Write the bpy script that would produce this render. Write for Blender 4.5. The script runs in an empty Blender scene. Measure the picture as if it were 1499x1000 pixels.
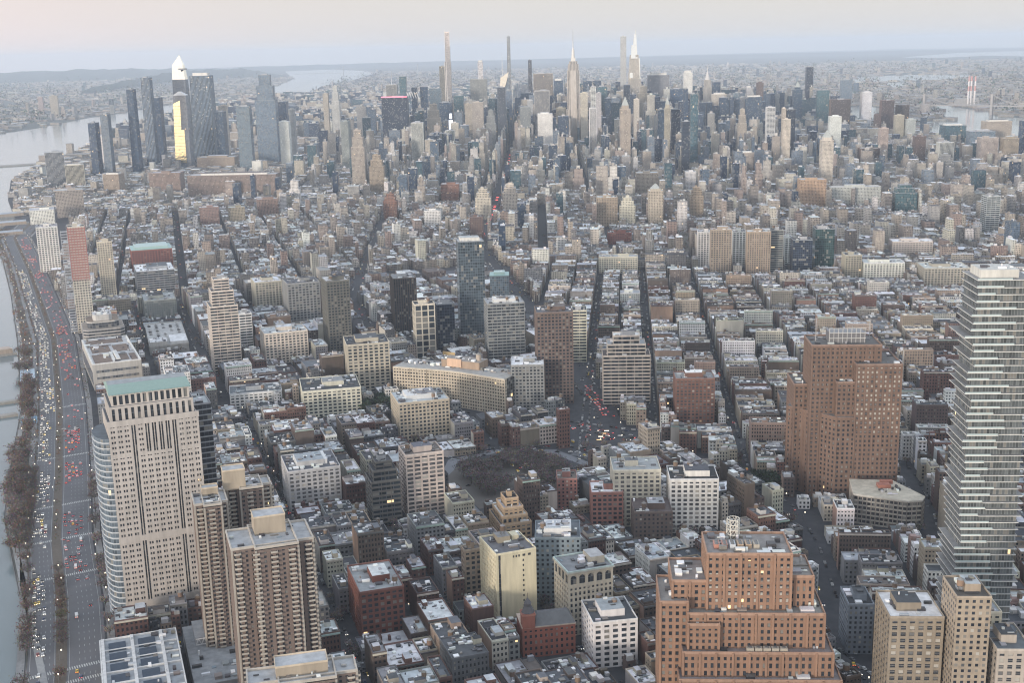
import bpy, math, random, time
import numpy as np
from mathutils import Vector, Matrix
from mathutils.bvhtree import BVHTree
from mathutils.geometry import tessellate_polygon
T0=time.time()
random.seed(7); RNG=np.random.default_rng(11)
R=math.radians
S=bpy.context.scene
# ---------------------------------------------------------------- camera
CAM=(-7.67,18.05,383.08)
cd=bpy.data.cameras.new('camera'); cam=bpy.data.objects.new('camera',cd); S.collection.objects.link(cam); S.camera=cam
cd.sensor_width=36; cd.lens=1781.3/1499*36; cd.clip_start=1; cd.clip_end=120000
yw,pt,rl=R(27.569),R(-13.56),R(-1.304)
F=Vector((math.sin(yw)*math.cos(pt),math.cos(yw)*math.cos(pt),math.sin(pt)))
RT=Vector((math.cos(yw),-math.sin(yw),0)); UP=RT.cross(F)
R2=RT*math.cos(rl)+UP*math.sin(rl); U2=UP*math.cos(rl)-RT*math.sin(rl)
cam.matrix_world=Matrix.Translation(CAM)@Matrix((R2,U2,-F)).transposed().to_4x4()
def proj(x,y,z):
    d=Vector((x,y,z))-Vector(CAM); q=d.dot(F)
    if q<1: return (-9999,-9999)
    return (749.5+1781.3*d.dot(R2)/q, 500-1781.3*d.dot(U2)/q)
# ---------------------------------------------------------------- sky, sun, exposure
W=bpy.data.worlds.new('World'); S.world=W; W.use_nodes=True
SUN_AZ,SUN_EL=246,5
def world():
    nt=W.node_tree; n=nt.nodes; l=nt.links; n.clear()
    out=n.new('ShaderNodeOutputWorld'); add=n.new('ShaderNodeAddShader')
    sky=n.new('ShaderNodeTexSky'); sky.sky_type='NISHITA'; sky.sun_disc=False
    sky.sun_elevation=R(SUN_EL); sky.sun_rotation=R(SUN_AZ); sky.dust_density=3; sky.altitude=300
    b1=n.new('ShaderNodeBackground'); b1.inputs[1].default_value=0.045; l.new(sky.outputs[0],b1.inputs[0])
    tc=n.new('ShaderNodeTexCoord'); sp=n.new('ShaderNodeSeparateXYZ'); l.new(tc.outputs['Generated'],sp.inputs[0])
    cr=n.new('ShaderNodeValToRGB'); l.new(sp.outputs[2],cr.inputs[0])
    e=cr.color_ramp.elements; e[0].position=0; e[0].color=(.44,.43,.43,1); e[1].position=1; e[1].color=(.48,.55,.66,1)
    for p,c in ((.018,(.425,.42,.425)),(.045,(.395,.39,.40)),(.12,(.56,.57,.59)),(.25,(.61,.62,.65)),(.5,(.54,.57,.63))):
        k=e.new(p); k.color=(*c,1)
    # warm evening glow low in the west-south-west, faint pink to the north-west
    def lobe(az,el,pw,col,st):
        d=n.new('ShaderNodeVectorMath'); d.operation='DOT_PRODUCT'; l.new(tc.outputs['Generated'],d.inputs[0])
        d.inputs[1].default_value=(math.sin(R(az))*math.cos(R(el)),math.cos(R(az))*math.cos(R(el)),math.sin(R(el)))
        m=n.new('ShaderNodeMath'); m.operation='MAXIMUM'; m.inputs[1].default_value=0; l.new(d.outputs['Value'],m.inputs[0])
        q=n.new('ShaderNodeMath'); q.operation='POWER'; q.inputs[1].default_value=pw; l.new(m.outputs[0],q.inputs[0])
        v=n.new('ShaderNodeVectorMath'); v.operation='SCALE'; v.inputs[0].default_value=tuple(c*st for c in col); l.new(q.outputs[0],v.inputs['Scale'])
        return v
    a1=lobe(SUN_AZ,3,26,(1,.82,.58),1.15); a2=lobe(350,5,14,(1,.42,.42),.15)
    s1=n.new('ShaderNodeVectorMath'); l.new(a1.outputs[0],s1.inputs[0]); l.new(a2.outputs[0],s1.inputs[1])
    s2=n.new('ShaderNodeVectorMath'); l.new(cr.outputs[0],s2.inputs[0]); l.new(s1.outputs[0],s2.inputs[1])
    b2=n.new('ShaderNodeBackground'); b2.inputs[1].default_value=.97; l.new(s2.outputs[0],b2.inputs[0])
    l.new(b1.outputs[0],add.inputs[0]); l.new(b2.outputs[0],add.inputs[1]); l.new(add.outputs[0],out.inputs[0])
world()
sl=bpy.data.lights.new('sun','SUN'); sl.energy=2.0; sl.angle=R(7); sl.color=(1,.90,.79)
so=bpy.data.objects.new('sun',sl); S.collection.objects.link(so)
sd=Vector((math.sin(R(SUN_AZ))*math.cos(R(SUN_EL)),math.cos(R(SUN_AZ))*math.cos(R(SUN_EL)),math.sin(R(SUN_EL))))
so.rotation_euler=sd.to_track_quat('Z','Y').to_euler()
S.view_settings.view_transform='Standard'; S.view_settings.look='None'; S.view_settings.exposure=0.74; S.view_settings.gamma=1
cy=S.cycles; cy.use_denoising=True; cy.denoiser='OPENIMAGEDENOISE'; cy.denoising_input_passes='RGB_ALBEDO_NORMAL'; cy.denoising_prefilter='ACCURATE'; cy.pixel_filter_type='BLACKMAN_HARRIS'; cy.filter_width=1.15; cy.max_bounces=5; cy.diffuse_bounces=2; cy.glossy_bounces=2; cy.volume_bounces=1; cy.transmission_bounces=1
cy.sample_clamp_indirect=4; cy.use_adaptive_sampling=True; cy.adaptive_threshold=0.01; cy.caustics_reflective=False; cy.caustics_refractive=False
HAZE=4.3e-5
# ---------------------------------------------------------------- materials
MATS={}
def nm(name):
    m=bpy.data.materials.new(name); m.use_nodes=True; MATS[name]=m; m.node_tree.nodes.clear()
    return m,m.node_tree.nodes,m.node_tree.links
def bsdf(n,l):
    o=n.new('ShaderNodeOutputMaterial'); b=n.new('ShaderNodeBsdfPrincipled'); l.new(b.outputs[0],o.inputs[0]); return b
def math_(n,l,op,a,b=None,c=None):
    m=n.new('ShaderNodeMath'); m.operation=op
    for i,v in enumerate((a,b,c)):
        if v is None: continue
        if isinstance(v,(int,float)): m.inputs[i].default_value=v
        else: l.new(v,m.inputs[i])
    return m.outputs[0]
def mixc(n,l,f,a,b,mode='MIX'):
    m=n.new('ShaderNodeMix'); m.data_type='RGBA'; m.blend_type=mode
    for i,v in ((0,f),(6,a),(7,b)):
        if isinstance(v,(int,float)): m.inputs[i].default_value=v
        elif isinstance(v,tuple): m.inputs[i].default_value=(*v,1)
        else: l.new(v,m.inputs[i])
    return m.outputs[2]
def mixf(n,l,f,a,b):
    m=n.new('ShaderNodeMix'); m.data_type='FLOAT'
    for i,v in ((0,f),(2,a),(3,b)):
        if isinstance(v,(int,float)): m.inputs[i].default_value=v
        else: l.new(v,m.inputs[i])
    return m.outputs[0]
def attr(n,name):
    a=n.new('ShaderNodeAttribute'); a.attribute_name=name; return a
def noise(n,l,scale,detail=3,vec=None):
    t=n.new('ShaderNodeTexNoise'); t.inputs['Scale'].default_value=scale; t.inputs['Detail'].default_value=detail
    if vec is None:
        g=n.new('ShaderNodeNewGeometry'); vec=g.outputs['Position']
    l.new(vec,t.inputs['Vector']); return t.outputs['Fac']
def ramp(n,l,f,stops,const=False):
    c=n.new('ShaderNodeValToRGB'); c.color_ramp.interpolation='CONSTANT' if const else 'LINEAR'
    e=c.color_ramp.elements; e[0].position,e[0].color=stops[0][0],(*stops[0][1],1); e[1].position,e[1].color=stops[1][0],(*stops[1][1],1)
    for p,q in stops[2:]:
        k=e.new(p); k.color=(*q,1)
    l.new(f,c.inputs[0]); return c.outputs[0]
def wall_mat(name,curtain):
    m,n,l=nm(name); b=bsdf(n,l)
    col=attr(n,'Col').outputs['Color']
    uv=n.new('ShaderNodeUVMap'); uv.uv_map='UVMap'; pv=n.new('ShaderNodeUVMap'); pv.uv_map='Par'
    su=n.new('ShaderNodeSeparateXYZ'); l.new(uv.outputs[0],su.inputs[0]); sp=n.new('ShaderNodeSeparateXYZ'); l.new(pv.outputs[0],sp.inputs[0])
    mk=[]
    for i in (0,1):
        f=math_(n,l,'FRACT',su.outputs[i]); a=math_(n,l,'ABSOLUTE',math_(n,l,'SUBTRACT',f,.5))
        mk.append(math_(n,l,'LESS_THAN',a,math_(n,l,'MULTIPLY',sp.outputs[i],.5)))
    mask=math_(n,l,'MULTIPLY',mk[0],mk[1])
    fl=n.new('ShaderNodeVectorMath'); fl.operation='FLOOR'; l.new(uv.outputs[0],fl.inputs[0])
    wn=n.new('ShaderNodeTexWhiteNoise'); wn.noise_dimensions='2D'; l.new(fl.outputs[0],wn.inputs['Vector'])
    rnd=wn.outputs['Value']
    g1=noise(n,l,.035,4); g2=noise(n,l,.35,3)
    gr=math_(n,l,'ADD',math_(n,l,'MULTIPLY',g1,.7),math_(n,l,'MULTIPLY_ADD',g2,.7,.28))
    wallc=mixc(n,l,1.0,col,(1,1,1),'MULTIPLY')
    vm=n.new('ShaderNodeVectorMath'); vm.operation='SCALE'; l.new(wallc,vm.inputs[0]); l.new(gr,vm.inputs['Scale'])
    if curtain:
        k=math_(n,l,'MULTIPLY_ADD',rnd,.9,.55); v2=n.new('ShaderNodeVectorMath'); v2.operation='SCALE'; l.new(col,v2.inputs[0]); l.new(k,v2.inputs['Scale'])
        winc=mixc(n,l,math_(n,l,'GREATER_THAN',rnd,.87),v2.outputs[0],(.21,.205,.19))
        fr=n.new('ShaderNodeVectorMath'); fr.operation='MULTIPLY_ADD'; l.new(col,fr.inputs[0]); fr.inputs[1].default_value=(1.5,1.5,1.5); fr.inputs[2].default_value=(.05,.052,.055)
        base=mixc(n,l,mask,fr.outputs[0],winc)
    else:
        winc=ramp(n,l,rnd,[(0,(.018,.022,.03)),(.45,(.035,.042,.055)),(.7,(.09,.095,.10)),(.86,(.22,.21,.19)),(.94,(.42,.40,.36))],True)
        base=mixc(n,l,mask,vm.outputs[0],winc)
    l.new(base,b.inputs['Base Color'])
    l.new(mixf(n,l,mask,.85,.14 if curtain else .22),b.inputs['Roughness'])
    b.inputs['Specular IOR Level'].default_value=.5
    lit=math_(n,l,'MULTIPLY',math_(n,l,'GREATER_THAN',rnd,.9985 if curtain else .998),mask)
    l.new(math_(n,l,'MULTIPLY',lit,.9),b.inputs['Emission Strength']); b.inputs['Emission Color'].default_value=(1,.66,.32,1)
    m.cycles.emission_sampling='NONE'
wall_mat('city_wall',False); wall_mat('curtain_glass',True)
def plain_mat(name,sc,amt,rough,metal=0,streak=False):
    m,n,l=nm(name); b=bsdf(n,l); col=attr(n,'Col').outputs['Color']
    vec=None
    if streak:
        g_=n.new('ShaderNodeNewGeometry'); mu=n.new('ShaderNodeVectorMath'); mu.operation='MULTIPLY'; mu.inputs[1].default_value=(1,1,.16); l.new(g_.outputs['Position'],mu.inputs[0]); vec=mu.outputs[0]
    g=math_(n,l,'MULTIPLY_ADD',math_(n,l,'MULTIPLY_ADD',noise(n,l,sc,5,vec),.7,math_(n,l,'MULTIPLY',noise(n,l,sc*.12,2),.3)),amt*2,1-amt)
    vm=n.new('ShaderNodeVectorMath'); vm.operation='SCALE'; l.new(col,vm.inputs[0]); l.new(g,vm.inputs['Scale'])
    l.new(vm.outputs[0],b.inputs['Base Color']); b.inputs['Roughness'].default_value=rough; b.inputs['Metallic'].default_value=metal
plain_mat('masonry',.35,.5,.85,streak=True); plain_mat('roof_felt',.22,.75,.8); plain_mat('painted_metal',.5,.2,.45,.0)
plain_mat('foliage',.25,.55,.9); plain_mat('car_paint',.5,.1,.3); plain_mat('ground_mix',.03,.5,.9)
def emis(name,col,st):
    m,n,l=nm(name); b=bsdf(n,l); b.inputs['Base Color'].default_value=(*[min(1,c) for c in col],1)
    b.inputs['Emission Color'].default_value=(*col,1); b.inputs['Emission Strength'].default_value=st; m.cycles.emission_sampling='NONE'
emis('headlight_glow',(1,.93,.80),2.0); emis('taillight_glow',(1,.13,.11),1.3); emis('lamp_glow',(1,.88,.68),2.2); emis('orange_glow',(1,.62,.30),1.3)
emis('screen_white',(.9,.92,1),2.2); emis('screen_violet',(.45,.25,1),1.6); emis('pink_edge',(1,.25,.35),.5)
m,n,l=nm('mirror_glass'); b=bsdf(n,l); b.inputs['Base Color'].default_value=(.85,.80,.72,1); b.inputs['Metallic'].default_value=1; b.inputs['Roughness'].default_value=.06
m,n,l=nm('sunset_tint_glass'); b=bsdf(n,l); b.inputs['Base Color'].default_value=(.95,.86,.56,1); b.inputs['Metallic'].default_value=1; b.inputs['Roughness'].default_value=.07  # yellow put into the mirror colour to imitate sunset reflected in plain glass
for k_ in ('mirror_glass','sunset_tint_glass'):
    n=MATS[k_].node_tree.nodes; l=MATS[k_].node_tree.links; b=[q for q in n if q.type=='BSDF_PRINCIPLED'][0]; bp=n.new('ShaderNodeBump'); bp.inputs['Strength'].default_value=.35; bp.inputs['Distance'].default_value=1.0
    l.new(noise(n,l,.09,3),bp.inputs['Height']); l.new(bp.outputs[0],b.inputs['Normal'])
m,n,l=nm('water_surface'); b=bsdf(n,l); b.inputs['Base Color'].default_value=(.16,.20,.21,1); b.inputs['Roughness'].default_value=.12; b.inputs['IOR'].default_value=1.33
bp=n.new('ShaderNodeBump'); bp.inputs['Strength'].default_value=.25; bp.inputs['Distance'].default_value=.8
l.new(math_(n,l,'ADD',noise(n,l,.06,4),math_(n,l,'MULTIPLY',noise(n,l,.004,3),6)),bp.inputs['Height']); l.new(bp.outputs[0],b.inputs['Normal'])
m,n,l=nm('asphalt'); b=bsdf(n,l); b.inputs['Roughness'].default_value=.85
l.new(ramp(n,l,noise(n,l,.12,6),[(.3,(.028,.030,.036)),(.7,(.055,.056,.062))]),b.inputs['Base Color'])
MN=list(MATS)
MI={k:i for i,k in enumerate(MN)}
# ---------------------------------------------------------------- mesh builder
class MB:
    def __init__(s): s.V=[];s.L=[];s.N=[];s.M=[];s.C=[];s.UV=[];s.P=[]
    def face(s,pts,mat,col,uv=None,par=(0,0)):
        k=len(s.V); s.V+=pts; q=len(pts); s.L+=range(k,k+q); s.N.append(q); s.M.append(MI[mat]); s.C.append((col,q)); s.P.append((par,q))
        s.UV+= uv if uv else [(0,0)]*q
    def wallq(s,a,b,z0,z1,mat,col,bay=0,fl=0,par=(0,0),off=(0,0),zz=None):
        L=math.hypot(b[0]-a[0],b[1]-a[1]); t0,t1=zz if zz else (z1,z1)
        if bay:
            nu=max(1,round(L/bay)); nv=max(1,round((z1-z0)/fl)); u0,v0=off
            uv=[(u0,v0),(u0+nu,v0),(u0+nu,v0+nv),(u0,v0+nv)]
        else: uv=None
        s.face([(a[0],a[1],z0),(b[0],b[1],z0),(b[0],b[1],t1),(a[0],a[1],t0)],mat,col,uv,par)
    def prism(s,P,z0,z1,mat,col,top=None,tcol=None,bay=0,fl=0,par=(0,0),off=(0,0),blank=()):
        n=len(P)   # P counter-clockwise
        for i in range(n):
            pr=(0,0) if i in blank else par
            s.wallq(P[i],P[(i+1)%n],z0,z1,mat,col,bay,fl,pr,(off[0]+i*13,off[1]))
        if top: s.face([(x,y,z1) for x,y in P],top,tcol or col)
    def box(s,x0,x1,y0,y1,z0,z1,mat,col,top=None,tcol=None,**k):
        s.prism([(x0,y0),(x1,y0),(x1,y1),(x0,y1)],z0,z1,mat,col,top or mat,tcol,**k)
    def cyl(s,x,y,r,z0,z1,mat,col,n=8,r2=None,cap=True):
        r2=r if r2 is None else r2
        A=[(x+r*math.cos(2*math.pi*i/n),y+r*math.sin(2*math.pi*i/n),z0) for i in range(n)]
        B=[(x+r2*math.cos(2*math.pi*i/n),y+r2*math.sin(2*math.pi*i/n),z1) for i in range(n)]
        for i in range(n):
            j=(i+1)%n
            if r2>1e-3: s.face([A[i],A[j],B[j],B[i]],mat,col)
            else: s.face([A[i],A[j],(x,y,z1)],mat,col)
        if cap and r2>1e-3: s.face(B,mat,col)
    def bar(s,a,b,t,mat,col):
        a=Vector(a);b=Vector(b);d=(b-a).normalized(); u=d.cross(Vector((0,0,1)))
        if u.length<.1: u=Vector((1,0,0))
        u.normalize(); v=d.cross(u); u*=t/2; v*=t/2
        c=[-u-v,u-v,u+v,-u+v]; A=[tuple(a+q) for q in c]; B=[tuple(b+q) for q in c]
        for i in range(4): j=(i+1)%4; s.face([A[j],A[i],B[i],B[j]],mat,col)
        s.face(B[::-1],mat,col); s.face(A,mat,col)
    def frustum(s,P,Q,z0,z1,mat,col,bay=0,fl=0,par=(0,0),top=None,tcol=None):
        n=len(P)
        for i in range(n):
            j=(i+1)%n; L=math.dist(P[i],P[j]); nu=max(1,round(L/bay)) if bay else 0; nv=max(1,round((z1-z0)/fl)) if bay else 0
            s.face([(*P[i],z0),(*P[j],z0),(*Q[j],z1),(*Q[i],z1)],mat,col,[(i*9,0),(i*9+nu,0),(i*9+nu,nv),(i*9,nv)] if bay else None,par)
        if top: s.face([(*q,z1) for q in Q],top,tcol or col)
    def mesh(s,name):
        me=bpy.data.meshes.new(name); V=np.array(s.V,dtype=np.float32).reshape(-1,3)
        me.vertices.add(len(V)); me.vertices.foreach_set('co',V.ravel())
        L=np.array(s.L,dtype=np.int32); N=np.array(s.N,dtype=np.int32); me.loops.add(len(L)); me.loops.foreach_set('vertex_index',L)
        me.polygons.add(len(N)); me.polygons.foreach_set('loop_start',np.concatenate([[0],np.cumsum(N)[:-1]]).astype(np.int32))
        M=np.array(s.M); us=np.unique(M); rm=np.zeros(len(MN),dtype=np.int32)
        for i,u in enumerate(us): me.materials.append(MATS[MN[u]]); rm[u]=i
        me.polygons.foreach_set('material_index',rm[M])
        cn=np.array([c[1] for c in s.C])
        C=np.repeat(np.array([(*c[0][:3],1) for c in s.C],dtype=np.float32),cn,axis=0)
        a=me.color_attributes.new('Col','FLOAT_COLOR','CORNER'); a.data.foreach_set('color',C.ravel())
        if (MI['city_wall'] in us) or (MI['curtain_glass'] in us):
            u=me.uv_layers.new(name='UVMap'); u.data.foreach_set('uv',np.array(s.UV,dtype=np.float32).ravel())
            P=np.repeat(np.array([c[0] for c in s.P],dtype=np.float32),cn,axis=0)
            u=me.uv_layers.new(name='Par'); u.data.foreach_set('uv',P.ravel())
        me.update(calc_edges=True); return me
    def obj(s,name,parent=None,**kw):
        o=bpy.data.objects.new(name,s.mesh(name)); S.collection.objects.link(o)
        if parent: o.parent=parent
        for k,v in kw.items(): o[k]=v
        return o
    def xf(s,x,y,az,z=0):   # move local geometry into the world
        a=-R(az); c,q=math.cos(a),math.sin(a); s.V=[(x+c*p[0]-q*p[1],y+q*p[0]+c*p[1],z+p[2]) for p in s.V]; return s
def thing(name,label,cat,x,y,az=0,z=0,group=None):
    o=bpy.data.objects.new(name,None); o.empty_display_size=1; S.collection.objects.link(o)
    o.location=(x,y,z); o.rotation_euler=(0,0,-R(az)); o['label']=label; o['category']=cat
    if group: o['group']=group
    return o
def loc2w(x,y,az,lx,ly):
    a=-R(az); c,q=math.cos(a),math.sin(a); return (x+c*lx-q*ly,y+q*lx+c*ly)
COL=dict(cr=(.56,.51,.43),be=(.40,.355,.295),tn=(.33,.27,.21),bk=(.22,.12,.09),br=(.14,.105,.09),gy=(.25,.255,.26),lg=(.44,.45,.44),wh=(.70,.69,.66),
 pk=(.38,.32,.29),dk=(.05,.055,.065),rd=(.24,.10,.08),rdp=(.30,.15,.13),rdd=(.17,.065,.05),sl=(.14,.165,.19),slb=(.20,.235,.27),nv=(.035,.06,.10),dkn=(.018,.028,.048),
 tl=(.05,.10,.12),dkt=(.025,.055,.06),bg=(.12,.16,.20),bgl=(.25,.34,.42),bgt=(.055,.08,.095),tno=(.42,.29,.20),pkb=(.25,.185,.16),brg=(.13,.125,.11),brd=(.09,.075,.065),brb=(.25,.21,.165))
def vary(c,a=.12):
    k=1+random.uniform(-a,a); return tuple(min(.85,v*k*(1+random.uniform(-.04,.04))) for v in c)
# ---------------------------------------------------------------- facade relief
def lattice(mb,x0,x1,y0,y1,z0,z1,bay,fl,pw,sh,t,col,mat='masonry',sides='FLRB',skip=None,mid=0,scol=None):
    """piers and spandrels standing proud of a glazed core; the openings between them are the windows"""
    H=z1-z0; nf=max(1,round(H/fl)); f=H/nf
    for sd in sides:
        if sd in 'FB': L=x1-x0
        else: L=y1-y0
        nb=max(1,round(L/bay)); b=L/nb
        def put(u0,u1,a,c,tt,cc):
            if sd=='F': mb.box(x0+u0,x0+u1,y0-tt,y0,a,c,mat,cc)
            elif sd=='B': mb.box(x0+u0,x0+u1,y1,y1+tt,a,c,mat,cc)
            elif sd=='L': mb.box(x0-tt,x0,y0+u0,y0+u1,a,c,mat,cc)
            else: mb.box(x1,x1+tt,y0+u0,y0+u1,a,c,mat,cc)
        for i in range(nb+1):
            w=pw/2; put(max(-t*.9,i*b-w) if i else -t*.9,(min(L+t*.9,i*b+w) if i<nb else L+t*.9),z0,z1,t,col)
            if mid and i<nb: put(i*b+b/2-mid/2,i*b+b/2+mid/2,z0,z1-.02,t*.8,col)
        sk=skip or ()
        runs=[];st=None
        for i in range(nb):
            if sd=='F' and i in sk:
                if st is not None: runs.append((st,i)); st=None
            elif st is None: st=i
        if st is not None: runs.append((st,nb))
        for k in range(nf+1):
            a=z0+k*f-sh*.5; c=z0+k*f+sh*.5
            if k==0: a=z0
            if k==nf: c=z1+.03; a=z1-sh
            for r0,r1 in runs: put(r0*b,r1*b,a,c,t-.06,scol or col)
PALR=[(.44,.46,.48),(.13,.14,.155),(.58,.60,.61),(.055,.06,.07),(.26,.265,.27),(.03,.032,.037),(.76,.77,.77),(.13,.11,.10),(.085,.09,.10),(.34,.36,.38)]
def app(mb,t):
    k=len(mb.V); mb.V+=t.V; mb.L+=[k+j for j in t.L]; mb.N+=t.N; mb.M+=t.M; mb.C+=t.C; mb.UV+=t.UV; mb.P+=t.P
def poly_lattice(mb,P,z0,z1,bay,fl,pw,sh,t,col,g=(.03,.034,.042)):
    n=len(P); mb.prism(P,z0,z1-.1,'curtain_glass',g,top='roof_felt',bay=bay/2,fl=fl,par=(.9,.88),off=(random.randint(0,900),random.randint(0,900)))
    for i in range(n):
        a,b=P[i],P[(i+1)%n]; s=math.dist(a,b); q=MB(); lattice(q,0,s,0,1,z0,z1,bay,fl,pw,sh,t,col,sides='F'); q.xf(a[0],a[1],-math.degrees(math.atan2(b[1]-a[1],b[0]-a[0]))); app(mb,q)
def roofcol(): return vary(random.choice(PALR),.15)
def tank(mb,x,y,z,s=1):
    for dx,dy in ((-1,-1),(1,-1),(1,1),(-1,1)): mb.bar((x+dx*1.2*s,y+dy*1.2*s,z),(x+dx*1.0*s,y+dy*1.0*s,z+3.2*s),.25*s,'painted_metal',(.12,.11,.1))
    c=vary((.20,.14,.10),.3); mb.cyl(x,y,1.9*s,z+3.2*s,z+6.6*s,'masonry',c,10); mb.cyl(x,y,2.05*s,z+6.6*s,z+8*s,'masonry',vary((.22,.21,.2)),10,0)
def clutter(mb,x0,x1,y0,y1,z,n,big=1.):
    """rooftop machinery: cabinets, ducts, hatches, skylights"""
    w,d=x1-x0,y1-y0
    for _ in range(n):
        a=random.uniform(.6,2.6)*big; b=random.uniform(.6,2.2)*big; h=random.uniform(.5,2.0)*big
        if w<2*a+1.5 or d<2*b+1.5: continue
        x=random.uniform(x0+a+.6,x1-a-.6); y=random.uniform(y0+b+.6,y1-b-.6); k=random.random()
        c=vary(random.choice([(.55,.56,.57),(.30,.31,.33),(.76,.77,.76),(.78,.78,.76),(.08,.08,.09),(.05,.05,.055),(.22,.20,.18)]),.2)
        if k<.62: mb.box(x-a,x+a,y-b,y+b,z,z+h,'painted_metal',c)
        elif k<.8: mb.bar((x-a*1.6,y,z+.5),(x+a*1.6,y,z+.5),.6,'painted_metal',c)
        elif k<.93: mb.cyl(x,y,.5*big,z,z+h*1.3,'painted_metal',c,6)
        else: mb.box(x-a*.8,x+a*.8,y-b*.6,y+b*.6,z,z+.35,'curtain_glass',(.10,.13,.15))
def roof(mb,x0,x1,y0,y1,z,rc,wc,ph=1.1,pt=.35):
    """parapet ring round a sunken roof surface"""
    z+=.06; wc=tuple(min(.7,v*1.12+.03) for v in wc)  # parapets coloured paler than the walls to imitate highlights along roof edges
    mb.face([(x0+pt,y0+pt,z),(x1-pt,y0+pt,z),(x1-pt,y1-pt,z),(x0+pt,y1-pt,z)],'roof_felt',rc)
    for a in ((x0,x1,y0,y0+pt),(x0,x1,y1-pt,y1),(x0,x0+pt,y0+pt,y1-pt),(x1-pt,x1,y0+pt,y1-pt)): mb.box(*a,z-.2,z+ph,'masonry',wc)
# ---------------------------------------------------------------- ground, water, hills
def poly_sheet(name,P,z,mat,col,side=None):
    mb=MB(); tri=tessellate_polygon([[Vector((x,y,0)) for x,y in P]])
    for t in tri:
        q=[(P[i][0],P[i][1],z) for i in t]
        a=(q[1][0]-q[0][0])*(q[2][1]-q[0][1])-(q[1][1]-q[0][1])*(q[2][0]-q[0][0])
        mb.face(q if a>0 else q[::-1],mat,col)
    if side is not None:
        ar=sum(P[i][0]*P[(i+1)%len(P)][1]-P[(i+1)%len(P)][0]*P[i][1] for i in range(len(P)))
        if ar<0: P=P[::-1]
        mb.prism(P,side,z,'masonry',(.16,.15,.14))
    return mb.obj(name,kind='structure')
SHORE=[(40,300),(42,700),(50,900),(57,1091),(75,1220),(89,1310),(110,1440),(128,1620),(146,1805),(178,2192),(205,2600),(215,2940),(300,3250),(330,3700),(400,4300),(483,4620),(569,4902),(883,5783),(1142,6284),(1750,7700),(2348,9137),(2945,9725),(3645,10958),(4804,13908),(6299,16740),(8258,20952)]
EAST=[(5600,9200),(4900,6500),(4350,5000),(4120,4420),(3640,3760),(3440,3000),(3380,2000),(3300,300)]
base=MB(); base.face([(-38500,-38500,-3),(38500,-38500,-3),(38500,38500,-3),(-38500,38500,-3)],'ground_mix',(.10,.105,.095)); base.obj('mainland_ground',kind='structure')
NJ=[(-9000,-9000),(-1200,2000),(-300,4700),(200,6300),(645,7141),(857,7466),(1324,8517),(1637,9020),(2260,10311),(2689,10509),(3298,11526),(4361,14340),(5809,18093),(6669,20869),(8410,26673),(9800,27500),(9300,24000)]
WATER=NJ+[(8258,20952)]+SHORE[::-1][1:]+[(40,-9000)]
poly_sheet('hudson_river',WATER,-2.2,'water_surface',(0,0,0))
for P in ([(3380,300),(3560,3166),(3700,3500),(4491,4330),(4613,4271),(5053,4744),(5713,5439),(5562,5110),(5299,4641),(5018,4306),(4947,4045),(4300,2800),(4000,300)],
          [(5090,5491),(5480,5768),(5206,5337),(4559,4674),(4134,4352),(4245,4533)],
          [(9589,10248),(10349,10193),(10737,9680),(9806,8840),(8836,8616),(8326,8898)],[(8431,8643),(8518,8431),(7658,7580),(7595,7708)],
          [(20433,20327),(26184,24080),(28791,24077),(20773,17369),(21839,19320),(19818,18582)]):
    poly_sheet('east_river',P,-1.6,'water_surface',(0,0,0))
poly_sheet('city_ground',SHORE+[(8600,21000),(7200,15000)]+EAST,0,'asphalt',(.1,.1,.1),side=-3)
# hills beyond the river
def ridge(pts,w,hs,name):
    mb=MB(); rows=[]
    n=60
    for i in range(n+1):
        t=i/n*(len(pts)-1); k=min(int(t),len(pts)-2); f=t-k
        x=pts[k][0]*(1-f)+pts[k+1][0]*f; y=pts[k][1]*(1-f)+pts[k+1][1]*f; h=hs[k]*(1-f)+hs[k+1]*f
        h*=1+.08*math.sin(i*.9)+.06*math.sin(i*2.3); row=[]
        for j in range(9):
            s=j/8*2-1; hh=h*(1-abs(s)**2.6)*(1+.05*math.sin(i*1.7+j*2.1)); row.append((x+s*w*.35,y+s*w,-4+hh))
        rows.append(row)
    for a,b in zip(rows,rows[1:]):
        for j in range(8): mb.face([a[j],b[j],b[j+1],a[j+1]],'ground_mix',(.07,.085,.075))
    mb.obj(name,kind='structure')
ridge([(-2500,24000),(1500,24500),(4300,25000),(7000,26500)],2600,[120,150,165,90],'hills')
ridge([(2400,14800),(3500,17500),(4700,20500),(6050,21500),(6500,20700)],900,[60,110,150,140,15],'hills')
ridge([(8500,31000),(14000,33000),(22000,31000),(29000,27500)],2500,[75,65,50,55],'hills')
# ---------------------------------------------------------------- street network (world metres) used to keep buildings off the roads
GX0,GY0,GS=-100,380,4.0; GW,GH=1500,2400
mask=np.zeros((GH,GW),dtype=np.uint8)
gx=(GX0+(np.arange(GW)+.5)*GS)[None,:]; gy=(GY0+(np.arange(GH)+.5)*GS)[:,None]
def m_line(pts,w):
    for (ax,ay),(bx,by) in zip(pts,pts[1:]):
        x0,x1=min(ax,bx)-w,max(ax,bx)+w; y0,y1=min(ay,by)-w,max(ay,by)+w
        i0,i1=max(0,int((x0-GX0)/GS)),min(GW,int((x1-GX0)/GS)+2); j0,j1=max(0,int((y0-GY0)/GS)),min(GH,int((y1-GY0)/GS)+2)
        if i1<=i0 or j1<=j0: continue
        X=gx[:,i0:i1];Y=gy[j0:j1,:]; dx,dy=bx-ax,by-ay; L=dx*dx+dy*dy+1e-9
        t=np.clip(((X-ax)*dx+(Y-ay)*dy)/L,0,1); d=(X-ax-t*dx)**2+(Y-ay-t*dy)**2
        mask[j0:j1,i0:i1][d<(w/2)**2]=1
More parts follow.
